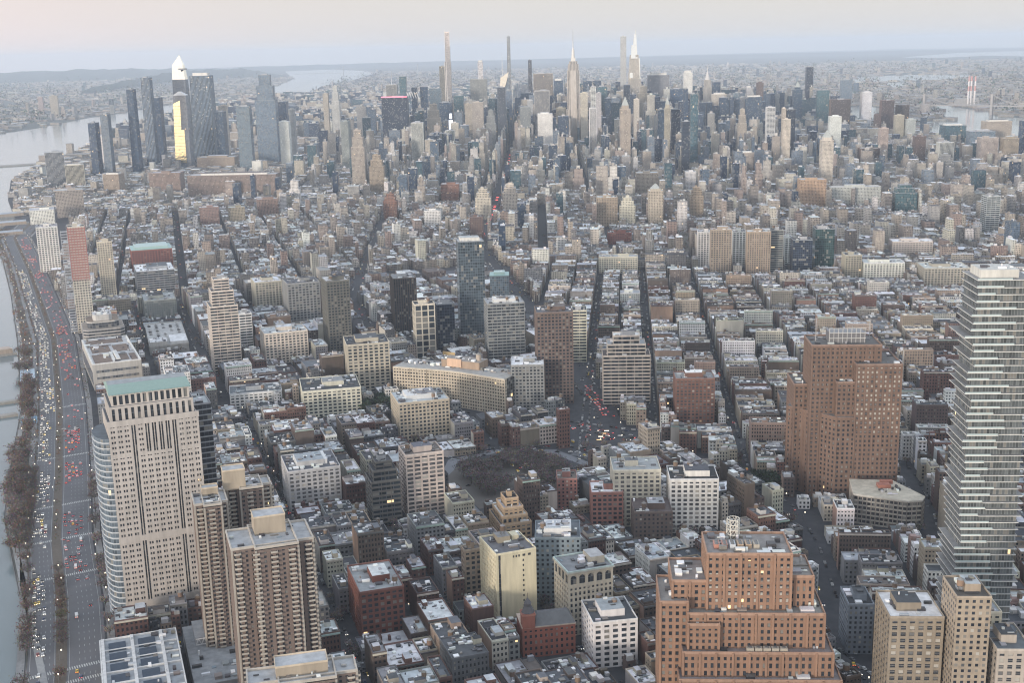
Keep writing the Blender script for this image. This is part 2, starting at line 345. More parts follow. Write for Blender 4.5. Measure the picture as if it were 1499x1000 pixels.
def m_rect(x,y,az,w,d,v=1,pad=3):
    a=-R(az); c,q=math.cos(a),math.sin(a); r=math.hypot(w,d)/2+pad
    i0,i1=max(0,int((x-r-GX0)/GS)),min(GW,int((x+r-GX0)/GS)+2); j0,j1=max(0,int((y-r-GY0)/GS)),min(GH,int((y+r-GY0)/GS)+2)
    if i1<=i0 or j1<=j0: return
    X=gx[:,i0:i1]-x;Y=gy[j0:j1,:]-y; u=c*X+q*Y; v_=-q*X+c*Y
    mask[j0:j1,i0:i1][(abs(u)<w/2+pad)&(abs(v_)<d/2+pad)]=v
def m_poly(P):
    ins=np.zeros((GH,GW),bool); n=len(P)
    for i in range(n):
        (ax,ay),(bx,by)=P[i],P[(i+1)%n]
        if ay==by: continue
        c=((gy>min(ay,by))&(gy<=max(ay,by)))&(gx<(bx-ax)*(gy-ay)/(by-ay)+ax); ins^=c
    mask[ins]=1
def blocked(x,y):
    i,j=int((x-GX0)/GS),int((y-GY0)/GS)
    return not(0<=i<GW and 0<=j<GH) or mask[j,i]>0
WST=[(30,600),(45,690),(64,786),(78,885),(92,1014),(118,1185),(152,1425),(195,1786),(236,2393),(262,2882),(330,3150)]  # centre line of the riverside highway
GRN=[(225,600),(237,707),(251,818),(272,1008),(291,1112),(322,1354),(359,1643),(423,2026),(609,2870),(700,3300)]
SIX=[(600,970),(660,1079),(700,1195),(740,1288),(1052,2184),(1314,2632),(1983,3824),(2700,5110),(3400,6370)]
SEV=[(560,1500),(640,1800),(745,2030),(986,2550),(1232,3041),(1720,3950),(2450,5260)]
STREETS=[(WST,62,'highway'),(GRN,15,'s'),(SIX,26,'s'),(SEV,24,'s'),([(284,1641),(353,2053),(409,2442),(470,2850)],10,'s'),
 ([(357,600),(377,693),(392,770),(410,860)],16,'s'),([(450,455),(486,522),(544,607),(600,690),(640,760),(655,850),(630,970)],17,'s'),
 ([(640,590),(658,619),(743,714),(782,769),(830,850)],18,'s'),
 ([(120,1330),(290,1260),(448,1205),(560,1125),(640,1010),(760,880),(1000,700),(1200,560)],27,'s'),   # the cross street to the tunnel
 ([(600,970),(540,1010),(492,1035),(448,1060)],16,'s'),([(448,1060),(400,1110),(330,1130)],14,'s')]
def fr(az,u,v): return (u*math.cos(R(az))+v*math.sin(R(az)),-u*math.sin(R(az))+v*math.cos(R(az)))
# cross streets of the old quarter (frame 33 degrees): u across, v along
for v in (1400,1530,1690,1850,2010,2150):
    STREETS.append(([fr(33,-90,v),fr(33,760,v)],12 if v<2100 else 24,'s'))
MASKED=[0,2,3,6,7]
for k in MASKED: m_line(STREETS[k][0],STREETS[k][1]*(1.15 if k==2 else .9))
m_line([(120,1330),(290,1260),(448,1205),(560,1125),(640,1010),(760,880),(1000,700),(1200,560)],22)
m_line([(x-42,y) for x,y in WST],70)
ROT=[(400,880),(418,990),(440,1030),(500,1040),(560,1000),(548,925),(500,890),(455,872)]
m_poly(ROT); m_poly([(560,985),(600,930),(650,1000),(690,1190),(640,1150),(600,1060)])
WSP=[(1468,2105),(1560,2060),(1400,1850),(1330,1890)]; m_poly(WSP)
PK2=[fr(33,255,2180),fr(33,335,2180),fr(33,335,2400),fr(33,255,2400)]
# further streets that run in the gaps between blocks (for traffic, lamps and trees)
for u in (-57,13,94,186,262,338,430,520,605,690,780): STREETS.append(([fr(33,u,1000),fr(33,u,2150)],10,'s'))
for u in (41,115,190,262,336,410): STREETS.append(([fr(9,u,560),fr(9,u,1330)],11,'s'))
for k in range(10): STREETS.append(([fr(9,-20,430+74*k-5.5),fr(9,420,430+74*k-5.5)],10,'s'))
# ---------------------------------------------------------------- landmark and mid-distance buildings, one line each
HEROES='''apartment_tower|tower|slim pale apartment slab beyond the river, leftmost of three standing apart|1049|9362|20|17|25|81|p|pk|
apartment_tower|tower|middle of three pale apartment slabs beyond the river|1103|9042|20|30|25|129|p|pk|
apartment_tower|tower|tall pale apartment slab beyond the river, rightmost of three|1151|8747|20|50|30|143|p|be|
office_tower|tower|short dark blue glass tower by the river behind a white gridded block|674|4287|29|24|40|173|c|nv|
apartment_tower|tower|narrow dark tower rising beside the white gridded block near the river|704|4227|29|25|30|201|c|sl|
office_block|office block|white gridded block with square openings in front of two dark towers|755|4702|29|46|45|106|g|wh|b6
glass_tower|tower|dark speckled glass tower with narrowing top near the far river bend|801|4265|29|25|40|278|c|nv|tp.85
glass_tower|tower|pale tall glass tower with a notched crown beside the dark speckled tower|902|4501|29|36|40|310|r|bg|tp.85
glass_tower|tower|plain blue glass tower tucked between pale notched tower and the golden tower|953|4591|29|27|40|237|c|nv|
office_tower|tower|wide dark tower with vertical white fins right of the golden glass tower|1102|4523|29|80|60|311|r|bg|tp.9,cap
office_tower|tower|low dark blue office block at the foot of the finned tower|1130|4401|29|28|50|186|c|nv|
apartment_tower|tower|cream apartment block against the river right of the finned tower|1213|4679|29|29|30|195|p|cr|
glass_tower|tower|flat grey glass slab with even windows between finned and stepped towers|1127|4085|29|44|35|214|c|bg|
glass_tower|tower|tall stepped blue grey glass tower with a narrower top in front of river|1273|4311|29|72|45|310|c|bg|st
office_tower|tower|square dark navy block behind the tall stepped blue grey tower|1397|4531|29|42|45|207|c|nv|
office_block|office block|white gridded office block at the foot of the stepped blue grey tower|1282|4142|29|33|35|155|g|wh|b5
apartment_tower|tower|narrow pale slab right of the dark navy block|1397|4413|29|20|25|183|p|lg|
apartment_tower|tower|pale slim residential tower by the wide river, shorter of the pair|1847|5317|29|23|25|204|p|be|
apartment_tower|tower|taller twin topped residential tower by the wide river|1889|5306|29|35|30|236|p|lg|st
office_block|office block|grey flat office block left of the pinkish block near the big navy slab|1377|3799|29|25|50|165|p|gy|
apartment_block|apartment block|pinkish stepped apartment block left of the big navy slab|1236|3316|29|38|45|167|p|pk|st
office_slab|office slab|huge dark navy office slab with a pink lit roof edge|1745|4263|29|94|55|218|c|dkn|pink
office_block|office block|small block with white vertical fins right of the big navy slab|1628|3796|29|38|30|149|r|wh|
glass_tower|tower|pale needle topped tower behind the big navy slab|1969|4833|29|43|45|246|r|lg|ant18
glass_tower|tower|teal glass tower behind the striped roof trusses of the navy slab|2173|5197|29|30|35|270|c|tl|
glass_tower|tower|plain blue tower just right of the roof of the big navy slab|2100|4901|29|23|35|229|c|nv|
glass_tower|tower|square dark blue tower third right of the big navy slab|2138|4885|29|32|35|231|c|nv|
office_tower|tower|cream stepped office tower below the tall pinkish needle tower|1926|4323|29|51|35|182|p|be|st
office_tower|tower|broad blue glass tower with pale crown at the foot of the needle tower|2100|4686|29|47|40|228|c|bg|
limestone_tower|tower|slim beige tower standing against the left side of the tallest needle tower|2753|6031|29|30|30|298|r|be|
screen_tower|tower|dark blue tower carrying bright white and violet advertising screens|2055|4487|29|51|40|180|c|nv|screen
glass_tower|tower|greenish glass block right of the bright screens|2101|4465|29|38|40|205|c|tl|
office_tower|tower|flat beige tower between greenish glass block and speckled tower|2046|4263|29|29|30|181|p|be|
apartment_tower|tower|beige speckled apartment tower with pale roof box|1989|4069|29|41|30|194|g|be|b5
office_tower|tower|grey beige block with thin black antenna above the square crowns|2352|4791|29|71|45|257|p|gy|ant26
glass_tower|tower|pale tower with a dark square cap far behind the thin antenna|2889|5852|29|27|26|315|c|lg|cap
office_tower|tower|grey stepped masonry tower left of the golden crystal tower|2031|4050|29|38|35|163|p|gy|st
pencil_tower|tower|very thin grey tower soaring behind the golden crystal tower|3015|5771|29|21|18|443|r|gy|tp.8
glass_tower|tower|thin mirror glass tower with bright edges in front of the golden crystal tower|2160|4209|29|30|35|239|r|sl|
glass_tower|tower|blue glass tower right beside the golden crystal tower|2321|4463|29|29|35|218|c|bg|
glass_tower|tower|narrow dark capped tower with white fins left of the beige slab pair|2959|5441|29|23|22|323|r|dk|tp.75
office_slab|office slab|tall beige stone slab with flat crown behind the white ribbed slab|2621|4707|29|82|50|273|r|be|
office_slab|office slab|white ribbed slab in front of the tall beige slab|2297|4140|29|57|45|223|r|lg|
office_tower|tower|white lattice topped glass block below the ribbed slab|2060|3697|29|51|40|163|g|wh|b6
glass_tower|tower|dark blue block left of the white ribbed slab|2439|4519|29|53|45|202|c|nv|
office_tower|tower|slender grey tower in front of the dark blue block|2252|4153|29|21|25|188|p|lg|
office_tower|tower|grey box tower below the slender grey tower|2143|3991|29|39|35|173|p|gy|
office_slab|office slab|dark blue slab with pale top band left of the spired tower|2652|4629|29|37|45|244|c|nv|cap
office_tower|tower|cream tower filling the gap left of the spired tower|2357|4101|29|36|35|158|p|be|
office_tower|tower|plain cream slab immediately right of the spired tower|2329|3885|29|26|35|219|p|cr|
glass_tower|tower|dark blue block behind the cream slab right of the spired tower|2828|4642|29|78|45|238|c|nv|
striped_tower|tower|black and white banded tower with bright top|2165|3553|29|15|20|252|b|wh|
apartment_tower|tower|pale flat slab right of the banded tower|2319|3768|29|18|25|222|p|lg|
apartment_tower|tower|short white tower below the banded tower|2092|3438|29|21|25|189|r|wh|
glass_tower|tower|blue green glass tower right of the pale flat slab|2705|4362|29|40|40|221|c|tl|
glass_tower|tower|deep blue glass tower between green glass tower and grey office block|2510|4008|29|24|35|190|c|nv|
office_tower|tower|grey office block left of the pale checkered supertall tower|2645|4160|29|38|35|194|p|gy|
grid_tower|tower|pale checkered supertall tower, square and very slim|3497|5424|29|29|28|429|g|lg|b6
glass_tower|tower|thin white and teal glass tower below the checkered supertall|2348|3630|29|20|22|251|r|bg|
masonry_tower|tower|beige clock tower with pointed cupola|2079|3227|29|32|28|193|p|be|cup
apartment_tower|tower|cream slim tower in front of the crystal crowned supertall|2375|3611|29|19|22|202|p|cr|
masonry_tower|tower|grey stepped masonry tower right of the crystal crowned supertall|2791|4188|29|54|40|221|p|be|st
office_slab|office slab|broad grey octagonal slab with a white roof sign|3083|4508|29|93|40|255|p|gy|cap
office_slab|office slab|wide blue glass slab right of the broad grey slab|2906|4110|29|63|40|210|c|nv|
office_tower|tower|beige tower with thin pointed top between two dark slabs|2234|3224|29|17|22|190|p|be|cup
glass_tower|tower|dark slab left of the pointed beige tower|2246|3278|29|19|25|184|c|nv|
glass_tower|tower|dark slab right of the pointed beige tower|2285|3251|29|27|25|183|c|dkn|
office_tower|tower|bright white topped tower left of the silver spired tower|3229|4492|29|37|40|262|p|wh|cap
glass_tower|tower|tall teal and navy glass tower with pixelated edge|2184|3015|29|21|24|239|c|tl|
glass_tower|tower|black glass block left of the teal and navy tower|2107|2949|29|21|26|165|c|dkn|
glass_tower|tower|navy tower behind the white topped tower|2749|3842|29|15|26|220|c|nv|
glass_tower|tower|square blue tower just right of the silver spired tower|3328|4419|29|33|40|219|c|nv|
office_tower|tower|cream slab with white roof right of the silver spired tower|3037|4015|29|56|40|186|p|cr|cap
glass_tower|tower|deep blue block in front of the cream slab|2926|3839|29|34|30|181|c|nv|
office_tower|tower|bluish grey tower between deep blue block and black slab|3024|3889|29|24|30|194|c|bg|
office_slab|office slab|wide navy slab with pale roof machinery|2956|3698|29|59|40|186|c|nv|cap
office_tower|tower|dark brown slab behind the wide navy slab|3473|4299|29|27|30|213|p|br|
office_tower|tower|pale slab with rounded roof drum behind the navy slab|3435|4328|29|19|30|194|p|lg|cap
apartment_block|apartment block|beige stepped apartment block in front of the wide navy slab|2609|3324|29|27|28|167|p|be|st
striped_tower|tower|white banded residential tower below the navy slab|2552|3111|29|25|25|183|b|wh|
apartment_tower|tower|cream slab beside a navy slab, mid distance|2583|3083|29|10|25|178|p|cr|
apartment_tower|tower|navy slab with bright white side wall|2600|3071|29|27|25|176|c|dkn|
apartment_tower|tower|cream gridded apartment tower below the navy and white slab|2396|2849|29|21|24|162|g|cr|b6
glass_tower|tower|dark tower with pointed diamond top left of the lone black tower|3662|4273|29|39|30|178|c|nv|cup
black_tower|tower|lone tall black glass tower with a pale scaffold above its roof|3838|4400|29|30|30|270|c|dkn|
glass_slab|office slab|flat grey teal glass slab right of the lone black tower|3610|4052|29|49|26|181|c|tl|
apartment_slab|apartment block|wide brown ribbed apartment slab|3395|3713|29|75|30|159|r|br|
apartment_tower|tower|white framed grid tower in front of the brown ribbed slab|2840|3131|29|38|30|140|g|wh|b6
glass_tower|tower|pale blue block across the river behind brown ribbed slab|5320|5755|29|63|45|150|c|bg|
glass_slab|office slab|thin slab with white end wall standing by the river|3821|4010|29|38|22|166|p|wh|
apartment_tower|tower|brown ribbed black slab by the river, larger one|3521|3589|29|47|28|154|r|br|
apartment_tower|tower|brown slab right of the larger ribbed slab by the river|3633|3618|29|45|28|131|r|br|
apartment_tower|tower|small brown block left of the larger ribbed slab|3422|3538|29|16|25|106|p|br|
apartment_tower|tower|beige tower in front of the ribbed slabs|3269|3272|29|30|28|120|p|be|
apartment_tower|tower|lighter grey tower beside beige one near the river|3296|3245|29|33|28|105|p|lg|
hospital_block|hospital|teal glass hospital block on the river bank|3338|3087|29|73|60|90|c|tl|cap
hospital_block|hospital|beige slab hospital with roof machinery at the river|3316|2883|29|84|50|113|p|be|cap
office_block|office block|blue glass low block in front of the beige hospital|3208|2850|29|80|45|87|c|bg|
apartment_block|apartment block|pinkish apartment block below the beige hospital|2953|2598|29|50|40|93|p|pk|
apartment_block|apartment block|tan apartment block right of the pinkish one|2991|2552|29|43|40|92|p|tn|
glass_tower|tower|dark blue tower cut by the picture's edge near the river|3167|2643|29|30|30|131|c|nv|
masonry_tower|tower|cream office tower with pyramid shaped stepped top|2220|2480|29|29|35|131|p|cr|cup
apartment_tower|tower|pink beige apartment block with white crown|2742|2809|29|23|30|121|p|pk|
apartment_block|apartment block|brown block right of the pink beige apartment tower|2816|2735|29|32|30|97|p|br|
apartment_block|apartment block|white and beige ribbed apartment block below the teal hospital|2722|2546|29|40|30|94|r|lg|
apartment_block|apartment block|orange beige gridded apartment block, large and flat topped|1964|2243|29|60|40|66|g|tno|b6
apartment_block|apartment block|long white gridded apartment block beside the orange beige one|2043|2185|29|118|30|48|g|lg|b5
library_building|library|white classical building with tall columns|2491|2695|29|60|40|51|r|wh|
apartment_tower|tower|brown and white striped tower mid right|2643|2765|29|55|35|69|r|br|
glass_tower|tower|dark teal glass tower with two steps, mid right|2070|2053|29|49|35|62|c|tl|st
striped_tower|tower|grey blue tower with banded balconies at far right|1957|1712|29|26|30|77|b|lg|
apartment_block|apartment block|grey stepped block above the teal glass tower|2593|2422|29|42|35|74|p|gy|st
apartment_tower|tower|cream block with small roof turret, small mid distance|2472|3378|29|46|30|45|p|cr|cap
hotel_tower|tower|pink beige tower with arcaded roof|2245|2842|29|40|30|74|p|pk|cap
apartment_tower|tower|cream apartment tower left of the arcaded pink beige tower|2167|2858|29|40|30|62|p|cr|
warehouse|warehouse|wide white roofed loft in front of a beige block|2730|3300|29|82|50|55|p|cr|
apartment_tower|tower|white slim tower with dark roof cap|1957|2717|29|28|25|48|p|wh|
apartment_tower|tower|brown cream apartment tower with setback top beside an avenue|1638|2255|29|29|25|69|p|tn|st
apartment_tower|tower|white slim tower with vertical ribs left of the golden tower cluster|1797|3904|29|29|25|110|r|wh|
office_block|office block|tan stepped tower group with many setbacks|1230|3165|29|40|35|106|p|tn|st
loft_building|loft building|cream bulky block beside the avenue with tail lights, nearer one|1240|2535|29|36|40|69|p|cr|st
loft_building|loft building|cream bulky block right of the avenue with tail lights|1345|2602|29|35|40|67|p|cr|st
glass_tower|tower|small pale blue glass tower standing alone among lofts|1798|3156|29|24|22|62|c|bgl|
hotel_tower|tower|beige setback tower with cupola right of the wide avenue|1493|2206|29|31|30|77|p|be|cup
apartment_block|apartment block|cream stepped block in front of beige flat block, left of the avenue|1445|2245|29|34|35|62|p|cr|st
apartment_block|apartment block|wide beige flat block right of the dark avenue|1809|2707|29|57|40|56|p|be|
apartment_block|apartment block|tan wide block with cream tower behind it|1411|2273|29|45|40|63|p|tn|
loft_building|loft building|white windowed loft with flat roof among brownstones|1096|2501|29|37|30|35|p|wh|
apartment_block|apartment block|brown block with stepped top, mid left of the avenue|1062|2664|29|31|30|59|p|bk|st
apartment_block|apartment block|wide brown brick block left of the lit avenue|1314|2874|29|46|40|47|p|bk|
apartment_block|apartment block|dull brown block in front of the cream bulky lofts|1097|2280|29|28|30|45|p|br|
office_block|office block|tan loft block with shallow pediment, right of the lit avenue|2252|3296|29|66|40|59|p|tn|cap
office_block|office block|cream temple fronted block straight above the lit avenue|2056|3888|29|58|35|36|p|cr|cap
office_block|office block|broad cream stepped block below the spired tower|2275|3771|29|83|45|60|p|cr|st
apartment_complex|apartment block|very long brown brick apartment complex with flat roof|881|3348|29|243|60|63|p|pkb|cap
office_block|office block|long tan warehouse block in front of the stepped glass tower|1070|4252|29|130|60|40|p|tn|
office_block|office block|cream brown cube with white roof box, left of the long complex|619|3684|29|46|50|55|p|tn|cap
ribbed_tower|tower|grey tower with strong vertical white ribs near the river|505|4009|8|54|35|104|r|lg|
ribbed_tower|tower|shorter cream tower with vertical ribs beside the grey ribbed tower|545|3905|8|52|35|70|r|cr|cap
loft_building|loft building|big grey cream block on the riverside avenue|427|3207|8|65|45|66|p|be|
warehouse|warehouse|large white boxy market building beside the riverside avenue|349|3120|8|55|50|33|p|wh|
apartment_block|apartment block|brown wide slab left of the very long complex|745|3567|29|89|45|60|p|pkb|
apartment_block|apartment block|brown cube with ribbed front, mid left|674|2813|12|43|30|44|p|pkb|
apartment_block|apartment block|small tan cube beside the brown ribbed cube|739|2819|12|37|28|38|p|tn|
apartment_block|apartment block|brown brick block on the left, right of the tan cube|835|2892|12|49|28|43|p|pkb|
lattice_tower|tower|concrete tower under construction wrapped in red netting|242|1820|8|22|24|152|g|cr|b4,red
concrete_tower|tower|slim cream concrete tower with square holes behind the red netted tower|312|2033|8|22|22|97|g|cr|b4
apartment_block|apartment block|white low apartment slab left of the red netted tower|271|2398|8|36|40|83|g|wh|b5
brick_building|building|long red brick building with green metal roof|435|2297|8|71|60|40|g|rd|b5,grn
warehouse|warehouse|big dull warehouse with flat grey roof behind the parking deck|393|2069|8|60|75|41|b|gy|
warehouse|warehouse|grey warehouse with brown end wall facing the parking deck|355|1858|8|46|60|31|p|gy|
apartment_building|apartment block|tall white beige stepped building with blank sunlit wall|359|1494|8|33|35|115|b|cr|st
apartment_building|apartment block|narrow banded building right of the blank sunlit wall|411|1589|8|16|20|48|b|wh|
loft_building|loft building|beige loft with tall arched windows behind the stepped building|514|1833|8|40|45|44|g|be|b5
loft_building|loft building|grey loft with rows of windows left of the dark brown tower|530|1710|8|46|45|60|g|gy|b5
brown_tower|tower|dark brown grey office tower, squarish, above the cream lofts|510|1503|8|29|38|97|g|brg|b4
loft_building|loft building|cream wide loft with white roof plant|437|1502|8|54|40|39|g|cr|b5
loft_building|loft building|big cream loft with trees on its roof terrace|411|1255|15|62|55|29|g|cr|b5
loft_building|loft building|curved white low building at a street corner|346|1321|15|56|35|17|g|wh|b5
printing_building|office block|beige industrial block with water tank over white framed windows|479|1317|15|48|45|57|g|be|b6
bronze_tower|tower|dark bronze glass office tower left of the white framed slab|627|1556|15|31|40|80|r|brd|
framed_tower|tower|slab with bright cream frames around black glass panels|596|1416|15|25|22|70|g|cr|b8
glass_tower|tower|black glass box right of the cream framed slab|639|1448|15|23|28|60|c|dkn|
blue_glass_tower|tower|tall blue green glass hotel tower in the middle|682|1453|20|34|30|138|c|bgt|cap
office_tower|tower|grey glass and concrete tower with white rooftop machinery|679|1353|20|46|38|74|b|gy|b4,plant
brick_tower|tower|brown brick apartment tower with gridded lower front|638|1155|25|39|35|103|g|br|b4
apartment_building|apartment block|slim curved cream apartment building beside a tree lined street|754|1294|30|17|25|65|b|cr|
office_building|office block|grey ornate office block at the traffic junction|601|1149|28|35|40|51|g|gy|b4
glass_building|office block|dark box with bright teal roof edge|846|1691|28|29|30|38|c|sl|grn
office_building|office block|beige gridded office block with cluttered white roof|459|1118|12|51|45|41|g|be|b4,plant
apartment_building|apartment block|cream stepped apartment building with white lower tower|704|1111|30|51|30|75|b|cr|st
red_building|building|dull red brick block at the park's edge|1299|2048|33|48|35|23|p|rd|
institute_building|building|wide cream four storey building with tall windows facing us|1125|1782|33|66|25|28|g|cr|b4
loft_building|loft building|small bright white building between two dark streets|996|1548|33|30|22|17|p|wh|
concrete_slab|apartment block|tan gridded concrete slab tower, left of a pair|1245|1651|33|34|22|80|g|tn|b4
concrete_slab|apartment block|tan gridded concrete slab tower, right of a pair|1297|1617|33|38|24|76|g|tn|b4
concrete_slab|apartment block|shadowed grey slab touching the right tan slab|1336|1617|33|20|20|75|b|gy|
apartment_slab|apartment block|white gridded long slab behind the left tan slab|1266|1724|33|24|25|66|g|wh|b5
apartment_slab|apartment block|white gridded long slab between the two tan slabs|1327|1707|33|22|25|63|g|wh|b5
apartment_slab|apartment block|white slab peeping out right of the grey slab|1413|1679|33|12|25|49|g|wh|b5
glass_block|office block|low dark teal glass block in front of the taller one|1376|1600|33|32|35|58|c|dkn|
glass_block|office block|tall dark teal glass block right of the concrete slabs|1436|1613|33|32|35|70|c|dkt|
loft_building|loft building|bright white loft with small square windows|1446|1482|33|64|35|29|g|wh|b5
loft_building|loft building|beige loft left of the bright white one|1411|1516|33|26|35|40|g|be|b4
loft_building|loft building|cream long block with cornice, far right midground|1656|1626|33|70|35|26|g|cr|b5
loft_building|loft building|huge beige block with arched windows near the stacked glass tower|1478|1383|33|69|55|33|g|be|b5
brick_tower|tower|red brown brick apartment building with notched corners|719|1006|30|39|28|50|g|bk|b4
brick_tower|tower|dark glass and stone stepped building left of the pale gridded tower|338|918|10|24|26|54|b|brg|st
white_tower|tower|pale tower with five wide windows per floor|375|922|10|32|26|55|g|cr|b5w
stepped_building|building|orange beige building stepping up like a pyramid|416|840|12|25|35|32|g|tno|b4,st3
grey_building|office block|blue grey blank box building behind the cream arcade building|393|722|30|32|32|49|p|slb|plant
pale_building|loft building|pale cream loft building with even windows above red houses|519|813|28|38|32|48|g|cr|b5
red_building|building|pinkish red brick building with slanted skylight|494|818|28|25|26|31|g|rdp|b4
red_building|building|pinkish red brick house facing the bare plaza trees|488|872|28|17|22|26|p|rdp|
brick_building|building|grey brown brick building below the pale loft|508|773|28|30|30|27|p|br|
brick_building|building|beige ornate narrow building left of the yellow slab|337|748|10|12|8|38|g|tn|b4
brick_building|building|dark red brick loft with white cornice bands|262|744|10|29|45|35|g|rdd|b4
white_building|building|white side wall building with red brick front at street corner|376|627|18|28|32|31|g|wh|b6
framed_building|office block|white framed office building with large black windows|551|778|30|38|32|45|g|wh|b5
grey_building|loft building|grey white loft with cornice and big rooftop machinery|301|995|10|44|45|36|g|lg|b5,plant
grey_box|building|windowless blue grey block behind the beige lit building|521|558|31|16|26|34|p|slb|
lit_building|apartment block|brown beige apartment block with many lit windows|470|466|31|28|32|79|g|brb|b5
tan_tower|tower|plain tan tower with sunlit blank upper walls|483|439|31|18|26|97|p|tn|
cream_annex|building|cream penthouse wing attached behind the tan tower|513|451|31|8|26|76|g|cr|b5
hotel_building|building|beige gridded building in the lower right corner|504|429|31|18|30|67|g|be|b5'''
BOXES=[]   # for the visibility test
FULL=[]
def add_windows(root,x0,x1,y0,z0,z1,bay,fl,pw,sh,limit=100,lit=.05,pale=.12):
    """single window panes standing in the openings of the front, the biggest showing ones as parts"""
    nb=max(1,round((x1-x0)/bay)); b=(x1-x0)/nb; nf=max(1,round((z1-z0)/fl)); f=(z1-z0)/nf
    w,h=b-pw,f-sh; K=[]
    for j in range(nf):
        for i in range(nb): K.append((x0+i*b+pw/2,z0+j*f+sh/2))
    K=K[::-1]
    kinds=[]
    for c in ((.03,.035,.045),(.12,.12,.12),(.40,.38,.34)):
        mb=MB(); mb.box(.08,w-.08,-.10,0,.08,h-.08,'painted_metal',c); mb.box(.08,w-.08,-.16,-.10,h*.5-.06,h*.5+.06,'painted_metal',(.45,.43,.4)); kinds.append(mb.mesh('window'))
    mb=MB(); mb.box(.08,w-.08,-.10,0,.08,h-.08,'orange_glow',(1,.7,.4)); kinds.append(mb.mesh('window'))
    rest=MB()
    for n,(x,z) in enumerate(K):
        k=random.random(); q=3 if k<lit*.3 else 2 if k<pale else 1 if k<pale+.2 else 0
        if n<limit:
            o=bpy.data.objects.new('window',kinds[q if q<3 or lit>.05 else 2]); S.collection.objects.link(o); o.parent=root; o.location=(x,y0,z)
        else: rest.box(x+.08,x+w-.08,y0-.1,y0,z+.08,z+h-.08,'painted_metal' if q<3 or lit<=.05 else 'orange_glow',[(.03,.035,.045),(.12,.12,.12),(.40,.38,.34),(1,.7,.4)][q])
    if rest.V: rest.obj('window',root,kind='stuff')
STY=dict(g=(3.6,3.7,1.5,1.7),r=(3.2,3.8,1.1,0),b=(6,3.8,0,1.6),c=(3.2,3.8,.0,0),p=(3.4,3.4,0,0))
def hero(nm_,cat,lab,x,y,az,w,d,h,st,ck,op):
    O=op.split(',') if op else []; far=math.hypot(x,y)>2900; col=vary(COL[ck],.05)
    root=thing(nm_,lab,cat,x,y,az); m_rect(x,y,az,w,d); BOXES.append((x,y,az,w,d,h))
    x0,x1,y0,y1=-w/2,w/2,-d/2,d/2
    tiers=[(0,h,1.,0)]
    if 'st' in O: tiers=[(0,h*.72,1.,0),(h*.72,h*.88,.8,0),(h*.88,h,.55,0)]
    if 'st3' in O: tiers=[(0,h*.45,1.,0),(h*.45,h*.62,.82,0),(h*.62,h*.8,.62,0),(h*.8,h,.4,0)]
    tp=[float(o[2:]) for o in O if o.startswith('tp')]
    bay,fl,pw,sh=STY[st]
    for o in O:
        if o[0]=='b' and o[1:].rstrip('w').isdigit(): bay=float(o[1:].rstrip('w')); pw,sh=bay*.38,fl*.42
    if 'b5w' in O: bay,pw,sh=6.2,1.5,1.5
    if 'b8' in O: bay,fl,pw,sh=7.5,7.5,1.6,1.2
    if far and st=='g': st_='p'
    else: st_=st
    wl=MB(); rf=MB()
    for (z0,z1,s,_) in tiers:
        a0,a1,b0,b1=x0*s,x1*s,y0*s,y1*s
        cw=col if st in 'pgrb' else col
        off=(random.randint(0,900),random.randint(0,900))
        if st_=='c':
            pars=dict(bay=bay,fl=fl,par=(.9,.86),off=off)
            if tp:
                k=tp[0]; P=[(a0,b0),(a1,b0),(a1,b1),(a0,b1)]; Q=[(px*k,py*k) for px,py in P]; wl.frustum(P,Q,z0,z1,'curtain_glass',col,bay,fl,(.9,.86),'roof_felt',(.2,.22,.25))
            else: wl.box(a0,a1,b0,b1,z0,z1,'curtain_glass',col,**pars)
        elif st_=='p': wl.box(a0,a1,b0,b1,z0,z1,'city_wall',col,top='roof_felt',tcol=(.4,.4,.4),bay=3.4,fl=3.4,par=(.45,.5),off=off)
        else:
            t=.45 if not far else .8
            if tp:
                k=tp[0]; P=[(a0,b0),(a1,b0),(a1,b1),(a0,b1)]; wl.frustum(P,[(px*k,py*k) for px,py in P],z0,z1,'city_wall',tuple(c*1.4 for c in col),bay*1.6,fl,(.55,.93),'roof_felt',(.3,.3,.3))
            else:
                wl.box(a0,a1,b0,b1,z0,z1-.05,'curtain_glass',(.035,.045,.058),bay=bay,fl=fl,par=(.93,.9),off=off)
                if st_=='b':
                    n=max(1,round((z1-z0)/fl)); f=(z1-z0)/n
                    for k in range(n+1): wl.box(a0-t,a1+t,b0-t,b1+t,z0+max(0,k*f-sh/2),z0+min(z1-z0,k*f+sh/2)+.02,'masonry',col)
                    lattice(wl,a0,a1,b0,b1,z0,z1,bay*1.5,fl,.5,.1,t-.1,col)
                else: lattice(wl,a0,a1,b0,b1,z0,z1,bay,fl,pw,sh if st_=='g' else .5,t,col,scol=tuple(c*.55 for c in col) if st_=='r' else None)
        tt=(.45 if st_ in 'grb' else 0)
        rc=roofcol() if not far else vary((.42,.43,.44)); roof(rf,a0*(tp[0] if tp else 1)-(tt if not tp else 0),a1*(tp[0] if tp else 1)+(tt if not tp else 0),b0*(tp[0] if tp else 1)-(tt if not tp else 0),b1*(tp[0] if tp else 1)+(tt if not tp else 0),z1,rc,col if st_!='c' else (.2,.22,.24),1.2)
        if not far: clutter(rf,a0,a1,b0,b1,z1+.02,int(4+(a1-a0)*(b1-b0)/90))
    z1=tiers[-1][1]; s=tiers[-1][2]; k=(tp[0] if tp else 1)*s
    wl.obj('walls',root); rf.obj('roof',root)
    pc=col if st_ in 'pg' else (.35,.36,.38)
